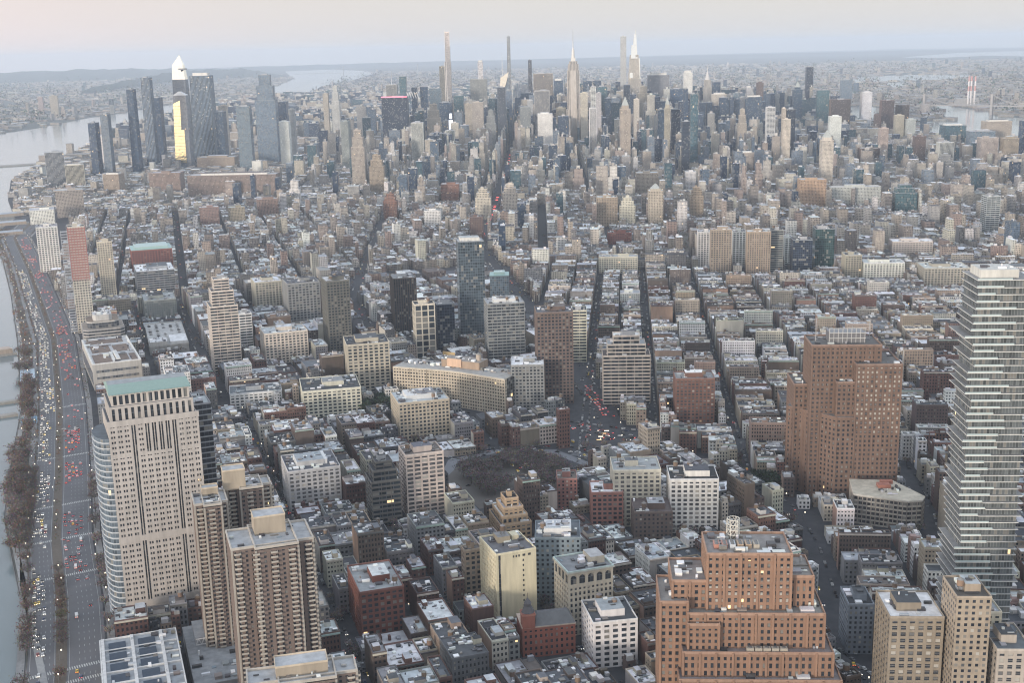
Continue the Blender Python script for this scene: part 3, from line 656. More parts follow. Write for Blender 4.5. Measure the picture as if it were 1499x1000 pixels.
    if not({'cup','cap','ant18','ant26'}&set(O)) or 'cap' in O:
        pb=MB(); f=.75 if 'cap' in O else random.uniform(.28,.55); pw_=w*k*f/2; pd_=d*k*min(f,.6)/2; ox=random.uniform(-.2,.2)*w*k*(1-f)
        ph=5 if not 'cap' in O else max(5,h*.035)
        pb.box(ox-pw_,ox+pw_,-pd_,pd_,z1,z1+ph,'masonry',(.62,.60,.56) if 'cap' in O else pc,top='roof_felt',tcol=roofcol())
        if not far: clutter(pb,ox-pw_,ox+pw_,-pd_,pd_,z1+ph,3,.7)
        pb.obj('penthouse',root)
    if 'cup' in O:
        pb=MB(); q=min(w,d)*.36; P=[(-q,-q),(q,-q),(q,q),(-q,q)]; pb.prism(P,z1,z1+h*.06,'masonry',col); pb.frustum(P,[(a*.05,b*.05) for a,b in P],z1+h*.06,z1+h*.2,'masonry',(.4,.42,.4)); pb.obj('cupola',root)
    for o in O:
        if o.startswith('ant'):
            pb=MB(); H=float(o[3:])*3; pb.cyl(0,0,2.2,z1,z1+H*.5,'painted_metal',(.5,.5,.52),6,1.3); pb.cyl(0,0,1.2,z1+H*.5,z1+H,'painted_metal',(.4,.4,.42),6,.5); pb.obj('antenna',root)
    if 'pink' in O:
        pb=MB(); pb.box(x0-.5,x1+.5,y0-.6,y0,h-1,h+3,'pink_edge',(1,.3,.4)); pb.obj('roof_edge_light',root)
        for i in range(5):
            pb=MB(); pb.bar((x1+4+i*9,5,h-6),(x1-3+i*9,5,h+16),2.5,'masonry',(.6,.6,.6)); 
            pb.obj('roof_truss',root)
    if 'screen' in O:
        pb=MB(); pb.box(x1-15,x1-1,y0-1,y0,h*.35,h*.62,'screen_white',(1,1,1)); pb.box(x1-12,x1-3,y0-1.2,y0,h*.65,h*.76,'screen_white',(1,1,1)); pb.obj('advertising_screen',root)
        pb=MB(); pb.box(x0+14,x0+19,y0-1,y0,h*.3,h*.58,'screen_violet',(1,1,1)); pb.obj('advertising_screen',root)
    if 'red' in O:
        pb=MB()
        for zz in np.arange(h*.52,h,3.7): pb.box(x0-.9,x1+.9,y0-.9,y1+.9,zz,zz+1.5,'painted_metal',(.40,.21,.185))
        n=6
        for i in range(n+1): pb.box(x0+(x1-x0)*i/n-.5,x0+(x1-x0)*i/n+.5,y0-1.0,y0-.7,h*.5,h,'painted_metal',(.40,.17,.16))
        pb.obj('safety_netting',root)
        pb=MB()
        for zz in np.arange(2,h*.97,4): pb.box(x0-10,x0-1.2,y0+2,y0+9,zz,zz+.5,'painted_metal',(.42,.43,.45)); 
        for ax,ay in ((x0-10,y0+2),(x0-1.5,y0+2),(x0-10,y0+9),(x0-1.5,y0+9)): pb.box(ax-.25,ax+.25,ay-.25,ay+.25,0,h*.97,'painted_metal',(.45,.46,.48))
        pb.obj('hoist',root)
    if 'grn' in O:
        pb=MB(); pb.box(x0-.6,x1+.6,y0-.6,y1+.6,h+1.25,h+2.2,'painted_metal',(.30,.46,.44)); pb.box(x0+6,x1-6,y0+6,y1-6,h+2.2,h+6,'painted_metal',(.38,.50,.48)); pb.obj('metal_roof',root)
    if 'plant' in O:
        pb=MB(); q=w*.3; pb.box(-q,q,-d*.25,d*.28,h,h+4.5,'painted_metal',(.62,.62,.61)); clutter(pb,-q,q,-d*.25,d*.28,h+4.5,10,.9); clutter(pb,x0,x1,y0,y1,h+.02,16,1.3); pb.obj('roof_plant',root)
    if not far and st in 'pgb' and h<130 and random.random()<.55 and 'st' not in O:
        for _ in range(random.choice((1,1,2))):
            pb=MB(); tank(pb,0,0,0,1.0); o=pb.obj('water_tank',root); o.location=(random.uniform(x0+4,x1-4)*k,random.uniform(y0+4,y1-4)*k,h)
    if nm_ in ('lit_building','hotel_building','white_tower','pale_building','grey_building','framed_building','arcade_building','glass_office','brick_tower','loft_warehouse') and st=='g' and y<1150:
        add_windows(root,x0,x1,y0,0 if h<70 else h-60,h,bay,(h/max(1,round(h/fl))),pw,sh)
    return root
for ln in HEROES.strip().split('\n'):
    q=ln.split('|'); hero(q[0],q[1],q[2],*[float(v) for v in q[3:9]],*q[9:12])
def reg(x,y,az,w,d,h): m_rect(x,y,az,w,d); BOXES.append((x,y,az,w,d,h))
def core(mb,x0,x1,y0,y1,z0,z1,bay,fl,g=(.035,.042,.052),par=(.93,.9)):
    mb.box(x0,x1,y0,y1,z0,z1,'curtain_glass',g,bay=bay,fl=fl,par=par,off=(random.randint(0,900),random.randint(0,900)))
def sq(r,cx=0,cy=0): return [(cx-r,cy-r),(cx+r,cy-r),(cx+r,cy+r),(cx-r,cy+r)]
# --- bank tower with green copper roof, near left
def bank_tower():
    h=157; c=(.47,.43,.395); root=thing('bank_tower','pinkish stone office tower with paired windows, dark vertical strips and green copper roof','tower',143,850,5); reg(143,850,5,64,50,h)
    mb=MB(); core(mb,-29,29,-22,22,0,h-12.2,1.6,4)
    nb=13; skip={3,9}
    lattice(mb,-29,29,-22,22,16,h-34,58/13,4,1.7,2.1,.6,c,skip=skip,mid=.55,sides='FLRB')
    lattice(mb,-29,29,-22,22,h-34,h-12,58/13,4,1.7,2.1,.6,c,skip={3,5,6,7,8,9},mid=.55,sides='FLRB')
    for z in (62,h-12): mb.box(-30,30,-22.75,-22,z-2,z+2,'masonry',c)
    mb.box(-30,30,-22.8,-22,12,16,'masonry',c); lattice(mb,-29,29,-22,22,0,12,4.46,12,1.9,1,.65,c,sides='FLR')
    mb.obj('walls',root)
    t=MB(); core(t,-27,27,-19,20,h-12,h-1,3,5); lattice(t,-27,27,-19,20,h-12,h-1,4.2,11,2.2,1.6,.5,c); t.box(-28.6,28.6,-21.6,21,h-15,h-12.3,'masonry',c)
    core(t,-25,25,-17,20,h-1,h+7,4,8); lattice(t,-25,25,-17,20,h-1,h+7,3.85,8,1.5,1.2,.5,(.55,.5,.45)); t.obj('crown',root)
    g=MB(); P=[(-27,-18.5),(27,-18.5),(27,21),(-27,21)]; g.frustum(P,[(-26,-4),(26,-4),(26,8),(-26,8)],h+6.9,h+10.6,'painted_metal',(.22,.32,.285),top='roof_felt',tcol=(.3,.32,.33))
    for i in range(14): g.box(-26.5+i*4,-26.2+i*4,-18.9,-18.5,h+6.5,h+8,'painted_metal',(.2,.33,.3))
    g.obj('copper_roof',root)
    b=MB()
    A=[(-29+9*math.cos(a)-1,-2+20*math.sin(a)) for a in np.linspace(math.pi*1.5,math.pi*.5,9)][::-1]
    A=A[::-1]; P=[(-29,18)]+A[::-1]+[(-29,-22)]
    P=P[::-1]
    ar=sum(P[i][0]*P[(i+1)%len(P)][1]-P[(i+1)%len(P)][0]*P[i][1] for i in range(len(P)))
    if ar<0: P=P[::-1]
    b.prism(P,0,h-22,'curtain_glass',(.10,.125,.15),top='roof_felt',bay=2.4,fl=4,par=(.9,.9))
    for k in range(1,34): b.prism([(x*1.012,y*1.012) for x,y in P],k*4,k*4+.7,'painted_metal',(.50,.52,.54),top='painted_metal')
    b.obj('curved_bay',root)
    e=MB(); core(e,30,42,2,34,0,h-13,3,4,(.04,.045,.055))
    for k in range(36): e.box(29.5,42.6,1.4,34.6,k*4,k*4+.8,'painted_metal',(.30,.31,.33))
    roof(e,30,42,2,34,h-13,(.42,.45,.45),(.3,.3,.32)); clutter(e,30,42,2,34,h-13,8); e.obj('dark_wing',root)
    add_windows(root,-29+58/13*10,29,-22,62,142,58/13/2,4,1.1,2.1)
bank_tower()
# --- three brown brick housing towers with balconies and a lower one in front
def housing(x,y,w,d,h,lab,pent,az=9,balc=5):
    c=(.185,.14,.12); cc=(.38,.345,.30); root=thing('housing_tower',lab,'tower',x,y,az,group='brown brick housing towers'); reg(x,y,az,w+8,d+6,h)
    mb=MB(); nf=round(h/2.9); f=h/nf
    blocks=[(-w/2,w/2,-d/2+4,d/2-3),(-w*.22,w*.3,-d/2,d/2)]
    for n,(a0,a1,b0,b1) in enumerate(blocks):
        hh=h-(.6 if n else 0)
        mb.box(a0,a1,b0,b1,0,hh-.2,'curtain_glass',(.04,.045,.055),bay=1.8,fl=f,par=(.92,.9)); lattice(mb,a0,a1,b0,b1,0,hh,3.3,f,1.9,1.35,.35,c,scol=tuple(v*.92 for v in c))
        for s in (a0,a1): mb.box(s-.55,s+.55,b0-.5,b0+.6,0,hh,'masonry',cc)
    mb.obj('walls',root)
    r=MB()
    for n,(a0,a1,b0,b1) in enumerate(blocks): roof(r,a0-.5,a1+.5,b0-.5,b1+.5,h+.2*n,(.36,.37,.38),cc,1.3,.8); clutter(r,a0,a1,b0,b1,h+.25,9,.8)
    r.obj('roof',root)
    p=MB(); p.box(pent[0],pent[1],pent[2],pent[3],h,h+pent[4],'masonry',(.37,.315,.245),top='roof_felt',tcol=(.40,.41,.42)); roof(p,pent[0]-.2,pent[1]+.2,pent[2]-.2,pent[3]+.2,h+pent[4],(.40,.41,.42),(.47,.39,.29),.8); p.obj('penthouse',root)
    bm=MB(); bm.box(-1.9,1.9,-1.5,0,0,.2,'masonry',cc); bm.box(-1.9,1.9,-1.55,-1.38,.2,1.15,'masonry',(.42,.385,.335)); bm.box(-1.95,-1.8,-1.4,0,.2,1.15,'masonry',cc); bm.box(1.8,1.95,-1.4,0,.2,1.15,'masonry',cc)
    me=bm.mesh('balcony'); K=[]
    bx=np.linspace(-w/2+3,w/2-3,balc)
    for j in range(nf-1,1,-1):
        for i,xx in enumerate(bx):
            inn=-w*.22<xx<w*.3; K.append((xx,(-d/2 if inn else -d/2+4)-.3,j*f,0))
        K.append((w/2+.3,-d/4,j*f,math.pi/2))
    rest=MB()
    for n,(a,b,z,r_) in enumerate(K):
        if n<100:
            o=bpy.data.objects.new('balcony',me); S.collection.objects.link(o); o.parent=root; o.location=(a,b,z); o.rotation_euler=(0,0,r_)
        else:
            t=MB(); t.box(-1.9,1.9,-1.5,0,0,.2,'masonry',cc); t.box(-1.9,1.9,-1.55,-1.38,.2,1.15,'masonry',(.42,.385,.335)); t.xf(a,b,-math.degrees(r_),z)
            k=len(rest.V); rest.V+=t.V; rest.L+=[k+i for i in t.L]; rest.N+=t.N; rest.M+=t.M; rest.C+=t.C; rest.UV+=t.UV; rest.P+=t.P
    if rest.V: rest.obj('balcony',root,kind='stuff')
housing(171,670,46,36,111,'largest brown brick housing tower with tan penthouse, in front of the other two',(-8,10,2,15,11))
housing(158,757,20,28,108,'narrow brown brick housing tower touching the pinkish bank tower',(-4,6,5,12,5),balc=3)
housing(187,772,28,22,108,'brown brick housing tower with tall tan penthouse on its near corner',(-16,-2,-9,2,13),balc=3)
housing(154,566,54,22,78,'lowest brown brick housing tower roof at the bottom edge with tan penthouse',(-13,13,-4,8,6),az=14,balc=6)
w_=MB(); 
# --- brick art deco telegraph building, bottom
def deco():
    c=(.235,.142,.097); root=thing('deco_brick_tower','orange brick stepped office building with tall windows and a white lattice mast','tower',402,508,31); reg(405,520,31,96,70,90); BOXES.append((398,524,31,46,30,108))
    T=[(-31,15,0,30,82,115),(-42,33,-6,38,62,82),(-45,37,-13,44,48,62),(-47,41,-18,48,0,48),(-50,-31,2,32,82,98),(15,28,4,32,82,100),(-57,-42,-4,30,0,88),(-42,-25,-9,0,62,77)]
    mb=MB(); rf=MB()
    for i,(a0,a1,b0,b1,z0,z1) in enumerate(T):
        z0=max(0,z0-7); z1-=7
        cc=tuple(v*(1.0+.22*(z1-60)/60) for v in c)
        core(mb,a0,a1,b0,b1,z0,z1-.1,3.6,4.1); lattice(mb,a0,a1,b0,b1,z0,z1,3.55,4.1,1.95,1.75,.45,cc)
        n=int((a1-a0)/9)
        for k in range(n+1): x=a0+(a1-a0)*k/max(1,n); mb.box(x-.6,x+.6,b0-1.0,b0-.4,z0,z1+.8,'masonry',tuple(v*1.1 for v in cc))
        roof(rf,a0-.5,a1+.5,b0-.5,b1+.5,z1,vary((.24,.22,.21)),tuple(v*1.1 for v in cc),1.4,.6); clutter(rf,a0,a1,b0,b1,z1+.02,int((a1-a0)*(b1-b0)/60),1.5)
    mb.obj('walls',root); rf.obj('roof',root)
    for k in range(6):
        q=MB(); q.box(-1.6,1.6,-3.4,3.4,0,2.6,'painted_metal',[(.45,.22,.17),(.45,.22,.17),(.50,.53,.56),(.48,.35,.24),(.48,.35,.24),(.4,.36,.3)][k]); 
        for j in range(3): q.cyl(0,-2.3+j*2.3,1.0,2.6,3.0,'painted_metal',(.15,.15,.15),10)
        o=q.obj('cooling_unit',root); o.location=(-25+k*4.4,12,108)
    for k in range(5):
        q=MB(); q.box(-2,2,-1.5,1.5,0,2.8,'painted_metal',(.36,.33,.28)); q.cyl(0,0,1.1,2.8,3.3,'painted_metal',(.12,.12,.12),10); o=q.obj('cooling_unit',root); o.location=(-8+k*4.6,-10.5,55)
    add_windows(root,-31,15,0,75,106,3.55,4.1,1.95,1.75,80,.12,.4)
    m=thing('lattice_mast','white round lattice mast standing on the orange brick building roof','mast',403,537,31,107.5); q=MB()
    for k in range(5):
        for i in range(12):
            a=2*math.pi*i/12;b=2*math.pi*(i+1)/12; q.bar((3.6*math.cos(a),3.6*math.sin(a),k*3),(3.6*math.cos(b),3.6*math.sin(b),k*3),.28,'painted_metal',(.62,.6,.54))
            if k<4: q.bar((3.6*math.cos(a),3.6*math.sin(a),k*3),(3.6*math.cos(b),3.6*math.sin(b),k*3+3),.22,'painted_metal',(.6,.58,.52))
            if k<4 and i%2==0: q.bar((3.6*math.cos(a),3.6*math.sin(a),k*3),(3.6*math.cos(a),3.6*math.sin(a),k*3+3),.4,'painted_metal',(.62,.6,.54))
    q.obj('lattice_frame',m)
deco()
# --- brown brick telephone building
def phone():
    c=(.165,.108,.082); X,Y=686,760; root=thing('telephone_tower','massive brown brick setback tower with pale windows and roof antennas','tower',X,Y,31)
    for (u0,u1,v0,v1,h) in ((-30,15,0,60,74),(15,52,0,46,120),(-20,37,12,48,132)):
        q=loc2w(X,Y,31,(u0+u1)/2,(v0+v1)/2); reg(q[0],q[1],31,u1-u0,v1-v0,h)
    T=[(15,52,0,46,0,120),(-20,37,11,48,0,134),(-31,-12,26,62,0,96),(0,16,3,20,0,104)]
    mb=MB(); rf=MB(); V1=[(0,0),(16,0),(16,50),(-22,62),(-35,35)]
    poly_lattice(mb,V1,0,74,3.7,4.0,2.0,1.9,.5,c); rf.prism([(x*1.01,y*1.01) for x,y in V1],73.6,75,'masonry',tuple(v*1.2 for v in c),top='roof_felt',tcol=(.2,.19,.18))
    for k in range(7):
        t=k/6; x,y=V1[4][0]*(1-t),V1[4][1]*(1-t); mb.box(x-.7,x+.7,y-1.0,y+.2,0,75.5,'masonry',tuple(v*1.15 for v in c))
    for i,(a0,a1,b0,b1,z0,z1) in enumerate(T):
        core(mb,a0,a1,b0,b1,z0,z1-.1,1.9,4.0,(.05,.05,.055)); lattice(mb,a0,a1,b0,b1,z0,z1,3.7,4.0,2.0,1.9,.5,c,mid=0)
        for k in range(int((a1-a0)/7.4)+1): mb.box(a0+k*7.4-.5,a0+k*7.4+.5,b0-.95,b0-.45,z0,z1+.5,'masonry',tuple(v*1.12 for v in c))
        roof(rf,a0-.6,a1+.6,b0-.6,b1+.6,z1,(.12,.115,.11),tuple(v*1.2 for v in c),1.3,.6); clutter(rf,a0,a1,b0,b1,z1+.02,14,1.2)
    mb.obj('walls',root); rf.obj('roof',root)
    add_windows(root,15,52,0,60,120,3.7,4.0,2.0,1.9,170,.02,.5)  # half the panes are painted pale in place of reflections on the glass
    q=MB(); q.box(-4,26,22,38,134,143,'painted_metal',(.16,.16,.17)); 
    for k in range(9): q.box(-4.4+k*3.7,-3.9+k*3.7,21.5,21.9,134,147,'painted_metal',(.45,.45,.44))
    for z in (138,142.5,146.5): q.box(-4.5,26.3,21.2,21.6,z,z+.5,'painted_metal',(.5,.5,.48))
    q.obj('roof_screen',root)
    for (a,b,hh) in ((-14,30,24),(32,34,22),(20,44,14)):
        q=MB(); q.bar((a,b,130),(a,b,130+hh),.5,'painted_metal',(.4,.4,.4)); 
        for z in range(132,130+hh,3): q.bar((a-1.6,b,z),(a+1.6,b,z+1),.2,'painted_metal',(.4,.4,.4))
        q.obj('antenna',root)
phone()
# --- stacked glass tower with white slab edges, right edge
def stacked():
    X,Y=580,516; root=thing('stacked_glass_tower','tall stacked glass apartment tower with irregular white edged balconies','tower',X,Y,31); reg(X,Y,31,46,46,252)
    g=MB(); fl=4.3; n=57; rr=random.Random(5); slabs=[]
    sx0=sx1=sy=0
    for k in range(n):
        if k%2==0 or k>44: sx0=rr.uniform(0,4.2 if k<46 else 7); sx1=rr.uniform(0,3.6 if k<46 else 7); sy=rr.uniform(0,2.4)
        if k>51: sx0*=.3; sx1=min(sx1,2)
        taper=1-.13*k/n; w=16.5*taper
        g.box(-w-sx0*.35,w+sx1*.35,-w-sy*.3,w,k*fl,k*fl+fl-.5,'curtain_glass',(.11,.122,.125),bay=1.8,fl=fl,par=(.88,.94),off=(k*31,k*7))
        slabs.append((k*fl+fl-.5,w,sx0,sx1,sy,rr.random()))
    g.box(-13,9,-10,10,n*fl,n*fl+5,'masonry',(.55,.54,.5),top='roof_felt'); clutter(g,-13,9,-10,10,n*fl+5,6)
    g.obj('glazing',root)
    for z,w,a,b,c,q in slabs:
        s=MB(); m=rr.uniform(-w*.5,w*.5); t=.42
        s.box(-w-.5-a,m,-w-.9-c*.7,w+1.0,z,z+t,'masonry',(.66,.66,.63),tcol=(.26,.26,.26)); s.box(m,w+.5+b,-w-1.5+rr.uniform(-.9,.9),w+1.0,z-.02,z+t-.02,'masonry',(.66,.66,.63),tcol=(.26,.26,.26))
        s.box(-w-.4-a,m-.2,-w-.85-c*.7,-w-.75-c*.7,z+t,z+t+1.0,'curtain_glass',(.25,.3,.3)); s.obj('balcony_slab',root)
stacked()
# --- yellow painted slab
def yellow():
    c=(.60,.545,.39); X,Y,az=349,715,7; w,d,h=29,34,51; root=thing('yellow_slab_building','pale yellow painted slab building with nearly blank front wall','building',X,Y,az); reg(X,Y,az,w,d,h)
    mb=MB(); core(mb,-w/2+.6,w/2-.6,-d/2+.6,d/2-.6,0,h-.5,2,3.4); mb.box(-w/2+3.4,w/2,-d/2,-d/2+.5,0,h,'masonry',c); mb.box(-w/2,-w/2+1.6,-d/2-.02,-d/2+.5,0,h,'masonry',c); mb.box(w/2-.6,w/2,-d/2+.5,d/2,0,h,'masonry',c)
    lattice(mb,-w/2+.6,w/2-.6,-d/2+.6,d/2-.6,0,h,3.2,3.4,1.6,1.7,.62,c,sides='L'); lattice(mb,-w/2+.6,w/2-.6,-d/2+.6,d/2-.6,0,h,4,3.4,2.4,1.7,.6,c,sides='B')
    mb.obj('walls',root)
    r=MB(); roof(r,-w/2,w/2,-d/2,d/2,h,(.13,.13,.14),c,1.2,.5); clutter(r,-w/2,w/2,-d/2,d/2,h+.02,14,1.1); r.obj('roof',root)
    p=MB(); p.box(-6,3,2,12,h,h+4.5,'masonry',(.35,.3,.22),top='roof_felt',tcol=(.2,.2,.2)); p.box(5,10,4,12,h,h+3.2,'masonry',c); p.obj('penthouse',root)
    wm=MB(); wm.box(-.5,.5,-.08,.02,-.8,.8,'painted_metal',(.04,.045,.05)); me=wm.mesh('window')
    for k in range(13):
        for xx in ((5.0,) if k<12 else (0,5,9)):
            o=bpy.data.objects.new('window',me); S.collection.objects.link(o); o.parent=root; o.location=(xx,-d/2,4+k*3.7)
    for xx in (-2,2,6,10):
        o=bpy.data.objects.new('window',me); S.collection.objects.link(o); o.parent=root; o.location=(xx,-d/2,h-2.6)
    t=MB(); tank(t,0,0,0); o=t.obj('water_tank',root); o.location=(-1,6,h+4.5)
yellow()
# --- cream building with an arcade under its cornice
def arcade():
    c=(.50,.46,.38); X,Y,az=384,672,9; w,d,h=31,26,45; root=thing('arcade_building','cream stone building with row of round arches below its cornice','building',X,Y,az); reg(X,Y,az,w,d,h)
    mb=MB(); core(mb,-w/2,w/2,-d/2,d/2,0,h-.2,3,4); lattice(mb,-w/2,w/2,-d/2,d/2,0,h-9,3.1,3.9,1.5,1.5,.45,c); lattice(mb,-w/2,w/2,-d/2,d/2,h-9,h,6.2,9,2,1.8,.5,c)
    for sd in range(5):
        x=-w/2+3.1+6.2*sd
        for s in (-1,1):
            for i in range(4):
                a=math.pi/2*i/4; r=2.1; mb.box(min(x+s*r*math.cos(a),x+s*2.2),max(x+s*r*math.cos(a),x+s*2.2),-d/2-.4,-d/2,h-4.2+r*math.sin(a),h-4.2+r*math.sin(math.pi/2*(i+1)/4),'masonry',c)
    mb.box(-w/2-1.2,w/2+1.2,-d/2-1.2,d/2+1.2,h,h+.8,'masonry',(.45,.44,.40)); mb.obj('walls',root)
    r=MB(); roof(r,-w/2-1,w/2+1,-d/2-1,d/2+1,h+.8,(.20,.21,.22),(.34,.42,.40),.8,.8); clutter(r,-w/2,w/2,-d/2,d/2,h+.85,14,1.2); r.obj('roof',root)
    p=MB(); p.box(3,13,-6,8,h+.8,h+6,'masonry',c,top='roof_felt',tcol=(.4,.4,.4)); p.obj('penthouse',root)
    add_windows(root,-w/2,w/2,-d/2,0,h-9,3.1,3.6,1.5,1.7)
arcade()
# --- long curved printing house block
def curved():
    c=(.47,.41,.325); X,Y,az=545,1203,55; root=thing('long_office_block','long beige office block with eleven rows of windows and a tan penthouse','office block',X,Y,az); reg(X,Y,az,140,50,38); L,d,h=140,46,40
    mb=MB(); n=7; xs=np.linspace(-L/2,L/2,n+1); ys=[-d/2+9*(1-(abs(x)/(L/2)))-4 for x in xs]
    for i in range(n):
        a,b=(xs[i],ys[i]),(xs[i+1],ys[i+1]); ang=math.degrees(math.atan2(b[1]-a[1],b[0]-a[0])); s=math.dist(a,b)
        t=MB(); t.box(0,s,0,d-10,0,h,'curtain_glass',(.05,.05,.05),bay=3.5,fl=3.6,par=(.9,.9),off=(i*40,3)); lattice(t,0,s,0,d-10,0,h,3.6,3.65,1.3,1.75,.5,c,sides='FB')
        a_=-R(-ang); t.xf(a[0],a[1],-ang); k=len(mb.V); mb.V+=t.V; mb.L+=[k+j for j in t.L]; mb.N+=t.N; mb.M+=t.M; mb.C+=t.C; mb.UV+=t.UV; mb.P+=t.P
    lattice(mb,-L/2,L/2,-d/2-4,d/2-14,0,h,3.6,3.65,1.3,1.75,.5,c,sides='LR'); mb.obj('walls',root)
    r=MB(); P=list(zip(xs,[y-.6 for y in ys]))+[(L/2,d/2-12),(-L/2,d/2-12)]
    r.prism([(float(a),float(b)) for a,b in P],h-.3,h+.8,'masonry',(.5,.47,.41),top='roof_felt',tcol=(.34,.33,.31)); clutter(r,-L/2,L/2,-10,8,h+.8,60,1.3); r.obj('roof',root)
    p=MB(); p.box(-20,28,-6,14,h,h+9,'masonry',(.33,.245,.18),top='roof_felt',tcol=(.3,.27,.24)); p.box(-12,6,-7.5,-6,h+2,h+11,'masonry',(.55,.38,.27)); clutter(p,-20,28,-6,14,h+9,14); p.obj('penthouse',root)
    t=MB(); t.cyl(0,0,3,0,7,'masonry',(.42,.36,.3),12); t.cyl(0,0,3.2,7,9,'masonry',(.25,.24,.22),12,0); o=t.obj('water_tank',root); o.location=(22,4,h+9)
    q=thing('billboard','tan rooftop billboard without lettering near the framed slab','sign',590,1330,60,20); b=MB(); b.box(-9,9,0,.6,0,4.5,'painted_metal',(.55,.40,.20)); b.obj('board',q); b=MB(); b.bar((-8,.3,-6),(-8,.3,0),.4,'painted_metal',(.2,.2,.2)); b.obj('post',q); b=MB(); b.bar((8,.3,-6),(8,.3,0),.4,'painted_metal',(.2,.2,.2)); b.obj('post',q)
curved()
# --- riverside terminal block with roof courts
def terminal():
    X,Y,az=229,1545,4; w,d,h=56,142,31; root=thing('terminal_building','long low terminal block with white roof walkways around brown roof courts','office block',X,Y,az); reg(X,Y,az,w,d,h)
    mb=MB(); c=(.42,.40,.37); mb.box(-w/2,w/2,-d/2,d/2,0,h,'masonry',c); 
    for k in range(9): mb.box(-w/2-.3,-w/2,-d/2+4+k*15,-d/2+14+k*15,6,h-9,'curtain_glass',(.09,.10,.12),bay=3,fl=4,par=(.9,.9))
    for k in range(3): mb.box(-w/2+4,w/2-4,-d/2-.25,-d/2,5+k*8,8+k*8,'curtain_glass',(.11,.12,.13),bay=3,fl=3,par=(.9,.9))
    mb.obj('walls',root); r=MB(); roof(r,-w/2,w/2,-d/2,d/2,h,(.45,.45,.45),(.55,.54,.51),1.2,2.0)
    for (a0,a1,b0,b1) in ((-24,-4,-64,-20),(0,16,-60,-25),(18,25,-64,-30),(-22,0,-10,30),(4,22,-12,25),(-22,20,40,62)): r.box(a0,a1,b0,b1,h+.02,h+.5,'roof_felt',(.17,.125,.10)); 
    clutter(r,-w/2,w/2,-d/2,d/2,h+.5,40,1.4); r.obj('roof',root)
    p=MB(); p.box(1,5,-66,-20,h,h+4,'masonry',(.6,.6,.58)); p.box(-3,0,-66,-15,h,h+1.6,'masonry',(.6,.6,.58)); p.obj('roof_walkway',root)
    X2,Y2=245,1690; root=thing('stepped_office_block','stepped office block with dark window bands and eight sided planted roof','office block',X2,Y2,6); reg(X2,Y2,6,52,56,45)
    mb=MB(); oct_=lambda a,b,c:[(-a+c,-b),(a-c,-b),(a,-b+c),(a,b-c),(a-c,b),(-a+c,b),(-a,b-c),(-a,-b+c)]
    mb.prism(oct_(26,28,6),0,34,'curtain_glass',(.06,.065,.075),top='roof_felt',tcol=(.3,.26,.22),bay=4,fl=4,par=(.93,.9))
    for k in range(9): mb.prism(oct_(26.5,28.5,6),k*4,k*4+1.6,'masonry',(.40,.38,.36),top='masonry')
    mb.prism(oct_(20,22,6),34,42,'curtain_glass',(.07,.075,.085),top='roof_felt',tcol=(.22,.17,.13),bay=4,fl=4,par=(.9,.9)); mb.prism(oct_(20.6,22.6,6),41,43,'masonry',(.45,.43,.4)); mb.prism(oct_(12,14,4),42,50,'masonry',(.50,.49,.47),top='roof_felt',tcol=(.45,.45,.45)); mb.obj('walls',root)
    p=MB(); clutter(p,-12,12,-14,14,50,22,1.1); p.obj('roof_plant',root)
terminal()
# --- low college building, bottom left, with saw-tooth roofs
def college():
    root=thing('college_building','low college building with white framed roof bays and dark skylights','building',104,742,8); reg(112,730,8,90,120,18)
    mb=MB(); mb.box(-24,24,-60,34,0,17,'masonry',(.36,.36,.35)); mb.obj('walls',root)
    r=MB(); roof(r,-24,24,-60,34,17,(.33,.35,.37),(.55,.55,.54),1.2,.8)
    for x in (-22,-4,14): r.box(x-1.0,x+1.0,-60,34,17,18.6,'masonry',(.62,.62,.61))
    for b in range(6): r.box(-24,23,-58+b*15,-57+b*15,17,18.3,'masonry',(.6,.6,.59))
    clutter(r,-24,24,-60,34,17.2,40,1.0); r.obj('roof',root)
    s=MB(); s.box(-18.5,-8,-42,-31,17.3,18.0,'masonry',(.05,.07,.10)); me=s.mesh('skylight')
    for dx in (0,18):
        for k in range(5):
            o=bpy.data.objects.new('skylight',me); S.collection.objects.link(o); o.parent=root; o.location=(dx,k*14.6,0)
    root=thing('college_wing','low grey college wing with wide terraces and diagonal roof truss','building',160,748,8); reg(160,748,8,52,86,13)
    mb=MB(); mb.box(-26,26,-50,34,0,11,'masonry',(.27,.27,.28),top='roof_felt',tcol=(.24,.25,.26)); mb.box(-20,22,4,30,11,16,'masonry',(.30,.30,.31),top='roof_felt',tcol=(.27,.28,.29)); mb.obj('walls',root)
    t=MB(); 
    for k in range(12): t.bar((-20+k*3.5,0,13),(-18.2+k*3.5,0,17),.4,'painted_metal',(.5,.5,.5)); t.bar((-18.2+k*3.5,0,17),(-16.5+k*3.5,0,13),.4,'painted_metal',(.5,.5,.5))
    t.bar((-20,0,17),(24,0,17),.5,'painted_metal',(.5,.5,.5)); t.bar((-20,0,13),(24,0,13),.5,'painted_metal',(.5,.5,.5)); t.obj('truss_frame',root); t=MB(); clutter(t,-26,26,-50,0,11,26,1.2); t.obj('roof_plant',root)
college()
